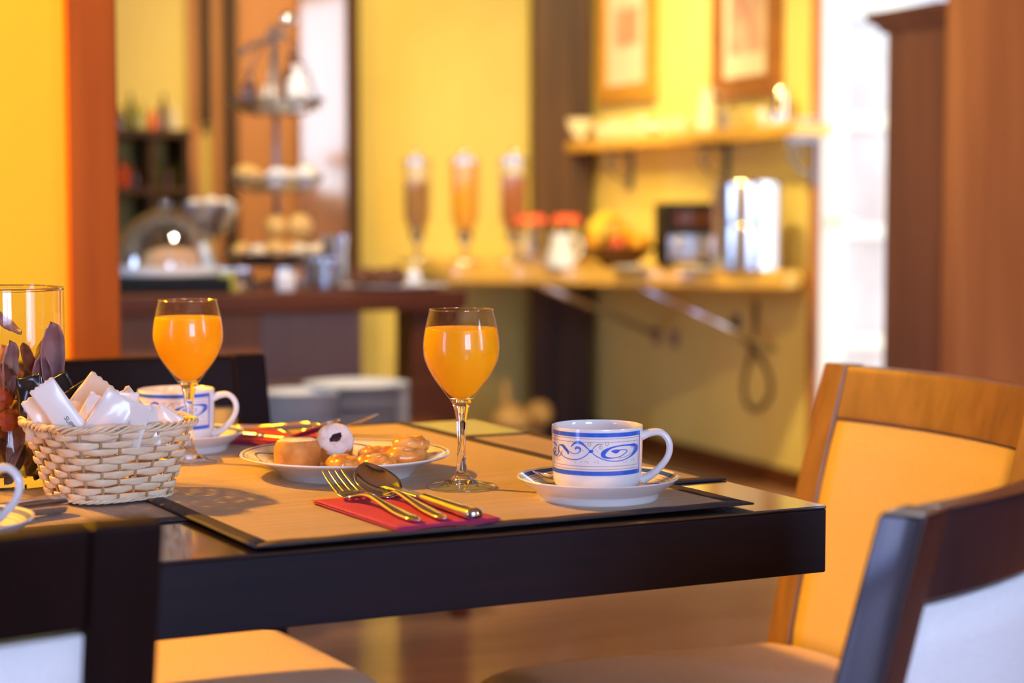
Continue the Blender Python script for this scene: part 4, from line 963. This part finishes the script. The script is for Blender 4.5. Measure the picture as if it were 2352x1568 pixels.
# glassware right of the stand, small jars
def tumbler(lab, loc, r=.03, h=.08, m='ice', name='tumbler', cat='glass', grp=None):
    o = link(name, lathe([(0, 0), (r*.8, 0), (r, h), (r*.92, h), (r*.74, .006), (0, .006)], 28), M[m], None, loc); return tag(o, lab, cat, grp)
for k, (px, d, z) in enumerate(((722, 5.02, 0), (765, 5.10, 0), (745, 4.96, 0), (768, 5.06, .086))):
    tumbler(['clear glass dish at the foot of the tiered stand', 'clear glass at the right of the tiered stand, lower one', 'clear glass nearest to the bar front, right of the stand', 'clear glass stacked on another, right of the stand'][k], bg(px, d, ZB+z+.001), .040 if k else .035, .085 if k < 3 else .06)
M['limeglass'] = mat('yellow green jar', (.45, .45, .05), rough=.15, coat=.5)
for k, (px, mm, lab) in enumerate(((520, 'limeglass', 'small yellow green jar before the tiered stand'), (560, 'glass', 'small clear jar before the tiered stand'), (655, 'white_wrap', 'small white pot before the tiered stand'))):
    t = thing('small_jar', lab, 'jar', bg(px, 4.88, ZB+.001)); link('jar_body', lathe([(0, 0), (.022, 0), (.026, .01), (.026, .045), (.02, .052), (0, .052)], 24), M[mm], t); link('lid', lathe([(0, .052), (.021, .052), (.021, .064), (0, .065)], 24), M['steel_soft'], t)
# tray with loaf
tr = thing('serving_tray', 'oval silver tray at the right end of the buffet', 'tray', bg(905, 5.05, ZB+.001), R(10))
o = link('tray_dish', lathe([(0, 0), (.10, 0), (.150, .008), (.152, .012), (.148, .012), (.098, .004), (0, .004)], 48), M['white_wrap'], tr); o.scale = (1, .62, 1)  # white colour stands in for the bright reflection on the silver
M['crust'] = mat('dark bread crust', (.16, .06, .025), (.10, .035, .015), rough=.7, ns=(40, 40, 40), bump=.5)
for k, (px, d) in enumerate(((835, 5.06), (875, 5.02), (905, 5.08))):
    o = link('bread_roll', lumpy(ball(.036, 20, .75), .004, 50, k), M['crust'], None, bg(px, d, ZB+.033)); tag(o, ['dark bread roll at the left of the silver tray', 'dark bread roll in the middle of the silver tray', 'dark bread roll at the right of the silver tray'][k], 'bread')
o = link('egg', lathe(prof_smooth([(0, 0), (.014, .004), (.021, .018), (.019, .034), (.010, .047), (0, .051)], 4), 24), M['porcelain'], None, bg(950, 5.03, ZB+.0075)); tag(o, 'white egg standing on the right of the silver tray', 'egg')

# ------------------------------------------------------------------ counter along the right wall
ZC = .80
ct = thing('wall_counter', 'golden wooden counter fixed along the yellow wall', 'counter', (0, 0, 0), 0)
FL = at(1030, 480, 6.88); FR = at(1815, 480, 6.34); wr = room(AR-.001, 5.70); wc = room(AR-.001, BF-.001); wl = room(AR-.70, BF-.001)
poly = []
for k in range(25):
    f = k/24; p = FL.lerp(FR, f); n_ = Vector((.4, -.9)); poly.append((p.x+n_.x*.012*math.sin(f*17), p.y+n_.y*.02*math.sin(f*17+1)))
poly += [wr.xy[:], wc.xy[:], wl.xy[:]]
o = link('counter_slab', prism(poly, ZC-.062, ZC), M['counter'], ct); bevel(o, .008)
for px, l in ((1355, 1), (1590, 1)):
    q0 = at(px, 480, 6.95 if px < 1400 else 6.75); q0.z = ZC-.062
    w_ = room(AR-.01, 5.9 if px > 1400 else 6.9, ZC-.30); q1 = Vector((w_.x, w_.y, ZC-.30)); s0 = q0+(Vector((-.20, -.05, 0)))
    link('bracket', tube([s0, q1], .013, 8), M['steel_soft'], ct)
# cereal dispensers
M['cereal1'] = mat('dark muesli', (.42, .24, .14), (.30, .15, .08), rough=.8, ns=(90, 90, 90))
M['cereal2'] = mat('corn flakes', (.85, .42, .03), (.72, .32, .03), rough=.7, ns=(70, 70, 70))
M['cereal3'] = mat('red brown cereal', (.45, .16, .08), (.30, .10, .05), rough=.8, ns=(70, 70, 70))
M['clearplastic'] = thin_glass('clear plastic', (.97, .97, .93), .05, .5, 3)
for k, (px, mm, fill, lab) in enumerate(((958, 'cereal1', .15, 'cereal dispenser at the left, half full of dark muesli'), (1068, 'cereal2', .215, 'cereal dispenser in the middle, full of corn flakes'), (1180, 'cereal3', .17, 'cereal dispenser at the right, red brown cereal, beside the post'))):
    zz = ZC+.001 if k else ZC+.001
    t = thing('cereal_dispenser', lab, 'cereal dispenser', bg(px, 7.15, zz) if k else bg(px+0, 7.35, ZC+.001))
    link('stand', join([moved(lathe([(0, 0), (.07, 0), (.07, .012), (0, .014)], 28), T(0, 0, 0)), tube([(.0, .055, .01), (.0, .060, .25)], .010, 8), tube([(0, .06, .14), (0, 0, .14)], .008, 8)]), M['steel_soft'], t)
    link('container', lathe([(.030, .125), (.052, .175), (.054, .39), (.051, .39), (.049, .177), (.027, .127)], 36), M['clearplastic'], t)
    link('cereal', lathe([(0, .128), (.026, .128), (.0485, .178), (.0485, .178+fill*.95), (0, .178+fill*.95)], 28), M[mm], t)
    link('lid', lathe([(0, .390), (.056, .390), (.056, .405), (.03, .412), (0, .414)], 32), M['steel_soft'], t)
    link('lid_knob', moved(ball(.017, 16), T(0, 0, .428)), M['steel'], t)
    link('valve', lathe([(0, .085), (.022, .085), (.030, .125), (0, .125)], 24), M['black'], t)
    link('valve_knob', tube([(0, 0, .105), (0, -.055, .105)], .014, 12), M['steel'], t)
# side table under the first dispenser is the counter slab itself; jars with red lids
M['redlid'] = mat('coral red lid', (.85, .12, .05), rough=.5)
for k, (px, d, lab) in enumerate(((1218, 6.92, 'glass jar with a wide coral red lid, left of the pair'), (1300, 6.98, 'glass jar with a wide coral red lid, right of the pair'))):
    t = thing('storage_jar', lab, 'jar', bg(px, d, ZC+.001))
    link('jar_body', lathe([(0, 0), (.045, 0), (.050, .01), (.050, .12), (.036, .15), (.036, .165), (.033, .165), (.033, .148), (.046, .118), (.046, .012), (0, .008)], 32), M['glass'], t)
    link('jam', lathe([(0, .010), (.044, .012), (.044, .05), (0, .05)], 24), M['cereal2' if k else 'gold_bun'], t)
    link('lid', lumpy(lathe([(0, .190), (.045, .188), (.058, .172), (.061, .160), (.057, .158), (.04, .166), (0, .166)], 32), .006, 25, k), M['redlid'], t)
jg = thing('milk_jug', 'white porcelain milk jug before the red-lidded jars', 'jug', bg(1288, 6.72, ZC+.001))
link('jug_body', lathe([(0, 0), (.050, 0), (.055, .01), (.050, .05), (.036, .095), (.038, .125), (.034, .125), (.032, .095), (.045, .05), (.045, .012), (0, .008)], 36), M['porcelain'], jg)
link('jug_handle', tube(crom([(.038, 0, .115), (.07, 0, .10), (.075, 0, .06), (.05, 0, .03)], 5), .006, 8), M['porcelain'], jg)
# fruit bowl
fbw = thing('fruit_bowl', 'shallow glass bowl of fruit between jug and toaster', 'bowl', bg(1422, 6.82, ZC+.001))
link('bowl_body', lathe([(0, 0), (.06, 0), (.065, .008), (.11, .045), (.135, .075), (.131, .075), (.105, .050), (.055, .014), (0, .010)], 48), M['darkglass'], fbw)
M['orange_skin'] = mat('orange peel', (.95, .42, .02), rough=.4, ns=(1, 1, 1), bump=.3, bscale=200)
M['banana'] = mat('banana skin', (.90, .62, .05), (.85, .55, .04), rough=.45, ns=(9, 9, 9))
M['apple_red'] = mat('red apple skin', (.50, .03, .012), (.65, .10, .02), rough=.25, ns=(12, 12, 12), coat=.4)
fb0 = bg(1422, 6.82, ZC)
fr = [('orange', 'orange', (-.085, -.02, .085), 'orange_skin', .037, 'orange at the left of the fruit bowl'), ('orange', 'orange', (.065, -.03, .088), 'orange_skin', .037, 'orange at the right front of the fruit bowl'), ('apple', 'apple', (-.01, -.065, .080), 'apple_red', .038, 'red apple at the front of the fruit bowl'), ('orange', 'orange', (.09, .035, .085), 'orange_skin', .036, 'orange at the right back of the fruit bowl'), ('orange', 'orange', (.02, .02, .125), 'orange_skin', .036, 'orange on top of the pile in the fruit bowl'), ('lemon', 'lemon', (-.065, .035, .118), 'banana', .033, 'lemon on the left of the pile in the fruit bowl')]
for n_, c_, off, mm, r, lab in fr:
    o = link(n_, lumpy(ball(r, 24), .002, 30, 1), M[mm], None, (fb0[0]+off[0], fb0[1]+off[1], fb0[2]+off[2])); tag(o, lab, c_)
for k in range(3):
    a = R(20+14*k); P = crom([(-.075, 0, .0), (-.045, 0, .035), (0, 0, .050), (.045, 0, .035), (.075, 0, .0)], 5)
    me = tube(P, [.004, .008, .012]+[.0165]*(len(P)-6)+[.012, .008, .004], 10)
    o = link('banana', me, M['banana'], None, (fb0[0]-.045+.010*k, fb0[1]+.03-.036*k, fb0[2]+.138-.002*k), (R(-25), R(-28), a)); tag(o, ['banana at the back of the bunch in the fruit bowl', 'banana in the middle of the bunch in the fruit bowl', 'banana at the front of the bunch in the fruit bowl'][k], 'banana')
# toaster oven
to = thing('toaster', 'black and steel toaster between fruit bowl and steel urn', 'toaster', bg(1579, 6.78, ZC+.001), R(10))
o = link('housing', box(-.105, .105, -.09, .09, .015, .235), M['black'], to); bevel(o, .015, 3)
o = link('front_plate', box(-.095, .095, -.097, -.090, .03, .12), M['steel_soft'], to); bevel(o, .003)
link('slot', box(-.08, .08, -.094, -.088, .15, .205), M['darkglass'], to)
link('knob', moved(tube([(0, 0, 0), (0, -.02, 0)], .017, 16), T(-.06, -.095, .095)), M['steel'], to)
link('knob', moved(tube([(0, 0, 0), (0, -.02, 0)], .014, 16), T(.055, -.095, .095)), M['steel'], to)
for sx in (-1, 1): link('foot', box(sx*.08-.012, sx*.08+.012, -.08, .08, 0, .016), M['black'], to)
for k in range(4):
    pass
# steel urn
ur = thing('steel_urn', 'large polished steel urn at the right end of the counter', 'urn', bg(1716, 6.50, ZC+.001), 0)
link('lower_drum', lathe([(0, 0), (.118, 0), (.122, .006), (.1225, .150), (.119, .156), (0, .156)], 72), M['steel_soft'], ur)
link('upper_drum', lathe([(0, .157), (.119, .157), (.1225, .163), (.1225, .296), (.116, .306), (0, .308)], 72), M['steel_soft'], ur)
# small trays on the counter front
for k, (px, d, lab) in enumerate(((1450, 6.56, 'small white dish on the counter edge below the fruit bowl'), (1600, 6.44, 'white dish on the counter edge below the toaster'))):
    o = link('dish', lathe([(0, 0), (.04, 0), (.065, .010), (.062, .012), (.038, .004), (0, .004)], 32), M['porcelain'], None, bg(px, d, ZC+.001)); tag(o, lab, 'dish')

# upper shelf
ZS = 1.262
sf = thing('wall_shelf', 'golden wooden wall shelf with cups under the pictures', 'shelf', (0, 0, 0), RA)
o = link('shelf_board', box(AR-.15, AR-.001, 5.54, 7.60, ZS, ZS+.045), M['counter'], sf); bevel(o, .006)
for b in (5.62, 6.28, 7.12):
    br = link('bracket', join([box(AR-.024, AR-.002, b-.012, b+.012, ZS-.17, ZS), box(AR-.14, AR-.02, b-.012, b+.012, ZS-.018, ZS)]), M['wire'], sf)
    link('scroll', tube(crom([(AR-.03, b, ZS-.13), (AR-.08, b, ZS-.11), (AR-.12, b, ZS-.06), (AR-.10, b, ZS-.03), (AR-.075, b, ZS-.05), (AR-.09, b, ZS-.07)], 5), .006, 6), M['wire'], br)
def sh(px, off=.08):     # spot on the shelf seen at px
    t = (px-CX)/FPX; a = AR-off; b = a*(E1.x-t*E1.y)/(t*E2.y-E2.x); return room(a, b, ZS+.046)
def bowl_me(r, h): return lathe([(0, 0), (r*.5, 0), (r*.55, .006), (r*.9, h*.6), (r, h), (r*.95, h), (r*.82, h*.58), (r*.45, .012), (0, .010)], 32)
M['creamware'] = mat('cream glazed ware', (.82, .72, .50), rough=.2, coat=.4)
tag(link('bowl', bowl_me(.072, .10), M['creamware'], None, sh(1330)), 'cream bowl at the left end of the wall shelf', 'bowl')
for k, px in enumerate((1385, 1415, 1445, 1475)):
    t = thing('shelf_cup', ['cream cup first from the left on the wall shelf, beside the bowl', 'cream cup second from the left on the wall shelf', 'cream cup third from the left on the wall shelf', 'cream cup fourth from the left on the wall shelf'][k], 'cup', sh(px), 0, 'cups on the wall shelf')
    link('cup_body', bowl_me(.040, .065+.012*(k % 2)), M['creamware'], t); link('cup_handle', tube(crom([(.036, 0, .055), (.058, 0, .048), (.055, 0, .022), (.03, 0, .018)], 4), .005, 6), M['creamware'], t)
tag(link('glass_ball', moved(ball(.030, 20), T(0, 0, .055)), M['steel'], None, sh(1502)-Vector((0, 0, .025))), 'shiny steel ball behind the cups on the wall shelf', 'ornament')  # added to catch a lamp and blur into a round glint
for k, px in enumerate((1530, 1562)): tag(link('pot', bowl_me(.045, .06), M['creamware'], None, sh(px)), ['low cream pot right of the cups on the wall shelf', 'low cream pot left of the white jug on the wall shelf'][k], 'pot')
t = thing('tall_jug', 'tall white jug in the middle of the wall shelf', 'jug', sh(1622)); link('jug_body', lathe([(0, 0), (.046, 0), (.050, .01), (.045, .06), (.028, .11), (.026, .15), (.032, .165), (.028, .165), (.022, .15), (0, .12)], 32), M['creamware'], t); link('jug_handle', tube(crom([(.026, 0, .15), (.06, 0, .13), (.06, 0, .07), (.042, 0, .05)], 5), .005, 6), M['creamware'], t)
o = tag(link('small_box', box(-.045, .045, -.035, .035, 0, .065), M['steel_soft'], None, sh(1676), (0, 0, RA)), 'small grey box right of the tall jug on the wall shelf', 'box'); bevel(o, .004)
t = thing('glass_jar', 'bright glass jar at the right end of the wall shelf', 'jar', sh(1790, .075)); link('jar_body', lathe([(0, 0), (.036, 0), (.038, .01), (.036, .10), (.024, .13), (0, .135)], 32), M['steel'], t); link('base', lathe([(0, -.0), (.048, 0), (.05, .018), (.036, .022), (0, .022)], 24), M['porcelain'], t)
tag(link('salt_cellar', bowl_me(.028, .06), M['porcelain'], None, sh(1752, .10)), 'small white pot beside the bright glass jar on the wall shelf', 'pot')
tag(link('saucer_stack', lathe([(0, 0), (.04, 0), (.06, .02), (.055, .022), (0, .01)], 24), M['porcelain'], None, sh(1835, .075)), 'small white dish at the far right end of the wall shelf', 'dish')

# framed pictures
M['gold_frame'] = mat('golden wood frame', (.62, .30, .04), (.50, .24, .03), rough=.35, ns=(10, 10, 10), coat=.3)
M['brown_frame'] = mat('brown wood frame', (.36, .14, .035), (.28, .10, .03), rough=.4, ns=(10, 10, 10), coat=.3)
M['mount'] = mat('cream picture mount', (.80, .70, .52), rough=.6)
M['print1'] = mat('faded red print', (.62, .30, .18), (.70, .45, .28), rough=.6, ns=(9, 9, 9))
M['print2'] = mat('rose print', (.52, .25, .20), (.66, .48, .36), rough=.6, ns=(9, 9, 9))
def picture(lab, b0, b1, z0, z1, fm, pm_, fw, inset_):
    t = thing('framed_picture', lab, 'picture', (0, 0, 0), RA); y0, y1 = b0, b1; a = AR-.004
    link('frame', join([box(a-.03, a, y0, y1, z0, z0+fw), box(a-.03, a, y0, y1, z1-fw, z1), box(a-.03, a, y0, y0+fw, z0+fw, z1-fw), box(a-.03, a, y1-fw, y1, z0+fw, z1-fw)]), fm, t)
    link('mount', box(a-.012, a-.002, y0+fw, y1-fw, z0+fw, z1-fw), M['mount'], t)
    k = inset_; link('print', box(a-.014, a-.012, y0+fw+k, y1-fw-k, z0+fw+k*1.9, z1-fw-k), pm_, t); return t
bw = lambda px: (AR)*(E1.x-((px-CX)/FPX)*E1.y)/(((px-CX)/FPX)*E2.y-E2.x)
picture('picture in a golden frame, left of the two above the wall shelf', bw(1512), bw(1384), 1.465, 2.02, M['gold_frame'], M['print1'], .075, .085)
picture('picture in a brown frame, right of the two above the wall shelf', bw(1797), bw(1645), 1.425, 2.02, M['brown_frame'], M['print2'], .080, .045)

# socket, switches and looped cable below the counter
sk = thing('wall_socket', 'dark round wall socket under the right end of the counter', 'socket', room(AR-.001, bw(1694), at(1694, 746, 6.95).z), RA)
link('plate', moved(lathe([(0, 0), (.036, 0), (.034, .012), (.02, .016), (0, .012)], 24), RY(-PI/2)), M['wire'], sk)
for k, px in enumerate((1512, 1552)):
    o = link('switch_plate', box(-.008, 0, -.035, .035, -.035, .035), M['barpanel2'], None, room(AR-.001, bw(px), at(px, 782, 7.4).z), (0, 0, RA)); bevel(o, .003); tag(o, ['pale wall switch plate under the counter, left one', 'pale wall switch plate under the counter, right one'][k], 'switch')
M['cable'] = mat('brown cable', (.16, .10, .05), rough=.5)
wb = lambda px, py: room(AR-.012, bw(px), EYE.z-(py-480)/FPX*room(AR, bw(px)).y)
cb = link('looped_cable', tube(crom([wb(1742, 690), wb(1740, 760), wb(1728, 830), wb(1716, 880), wb(1725, 930), wb(1752, 940), wb(1776, 910), wb(1774, 860), wb(1745, 810), wb(1712, 775), wb(1697, 750)], 6), .0085, 8), M['cable']); tag(cb, 'brown cable hanging in a loop below the counter', 'cable')
# basket of brushes under the counter
hb = thing('floor_basket', 'round straw basket on the floor under the counter, left of the post', 'basket', at(1180, 900, 7.3).xy.to_3d())
bz = at(1180, 985, 7.3).z
link('basket_body', lathe([(0, 0), (.09, 0), (.10, .01), (.115, bz), (.108, bz), (.09, .02), (0, .015)], 32), M['stake'], hb)
M['straw'] = mat('yellow straw', (.80, .50, .14), (.66, .38, .09), rough=.7, ns=(30, 30, 30))
hx, hy = hb.location.x, hb.location.y
tag(link('straw_ball', lumpy(ball(.075, 24, .75), .010, 20, 2), M['straw'], None, (hx-.01, hy-.03, bz+.045)), 'round bundle of straw in the basket under the counter', 'straw bundle')
tag(link('straw_ball', lumpy(ball(.05, 24, 1.0), .008, 20, 4), M['straw'], None, (hx+.10, hy+.06, bz+.06)), 'smaller straw bundle at the right of the basket under the counter', 'straw bundle')
tag(link('brush', lathe([(0, 0), (.05, .0), (.045, .06), (.018, .12), (.012, .30), (0, .31)], 20), M['straw'], None, (hx-.03, hy+.14, .02)), 'straw hand brush standing behind the bundles', 'brush')

# ------------------------------------------------------------------ shelf with bottles, far left
sl = thing('bottle_rack', 'dark wooden rack with bottles at the far left wall', 'shelf', (0, 0, 0), RA)
la0, la1 = seg_a(200, 7.55), seg_a(432, 7.55)
zt1, zt2 = at(350, 300, 7.6).z, at(350, 430, 7.6).z
for z in (zt1, zt2, zt2-.30): link('shelf_board', box(la0, la1, 7.45, 7.86, z-.03, z), M['postwood'], sl)
for a in (la0, seg_a(341, 7.6)-.012, la1-.025): link('upright', box(a, a+.025, 7.47, 7.86, .0, zt1), M['postwood'], sl)
cols = ['darkglass', 'green', 'limeglass', 'redlid', 'darkglass', 'creamware', 'green']
nm = ['brown', 'green', 'lime', 'red', 'dark', 'cream', 'olive']
for lv, zz in ((0, zt1), (1, zt2)):
    for k in range(6):
        px = 283+k*25+(8 if lv else 0)
        if lv and k == 2: continue
        a = seg_a(px, 7.6); mm = cols[(k+lv*3) % 7]
        o = link('rack_bottle', bottle_me(.019, .09+.03*((k*5+lv) % 3)), M[mm], None, room(a, 7.62, zz+.001))
        tag(o, '%s bottle, %s from the left on the %s board of the rack' % (nm[(k+lv*3) % 7], ['first', 'second', 'third', 'fourth', 'fifth', 'sixth'][k], 'upper' if lv == 0 else 'lower'), 'bottle', 'bottles on the rack')

# ------------------------------------------------------------------ cabinets at the right
CA = 2.92
cb_ = thing('tall_cabinet', 'dark brown cabinet with a moulded cornice beside the bright doorway', 'cabinet', (0, 0, 0), RA)
def aline(px, a): t = (px-CX)/FPX; return a*(E1.x-t*E1.y)/(t*E2.y-E2.x)
b_far = aline(2030, CA); b_mid = aline(2182, CA)
zc = at(2030, 62, 5.2).z
o = link('cabinet_body', box(CA, AR-.005, b_mid, b_far, 0, zc), M['cabwood'], cb_); bevel(o, .004)
link('door_panel', box(CA-.010, CA, b_mid+.02, b_far-.02, .08, zc-.06), M['cabwood'], cb_)
def cornice():
    secs = []
    for (o_, z) in ((0, zc-.02), (.012, zc-.015), (.020, zc), (.040, zc+.018), (.045, zc+.03), (.045, zc+.038)):
        secs.append([(CA-o_, b_mid, z), (AR-.005, b_mid, z), (AR-.005, b_far+o_, z), (CA-o_, b_far+o_, z)])
    return loft(secs, smooth=False)
link('cornice', cornice(), M['cabwood'], cb_)
wd = thing('wooden_wardrobe', 'tall honey-stained wooden wardrobe at the right edge, nearer than the cabinet', 'wardrobe', (0, 0, 0), RA)
o = link('wardrobe_body', box(CA-.03, AR-.005, 2.5, b_mid-.004, 0, 2.3), M['pinewood'], wd); bevel(o, .006)
for k in range(3):
    b0 = b_mid-.05-k*.42; o = link('plank', box(CA-.042, CA-.030, b0-.40, b0, .05, 2.25), M['pinewood'], wd); bevel(o, .003)
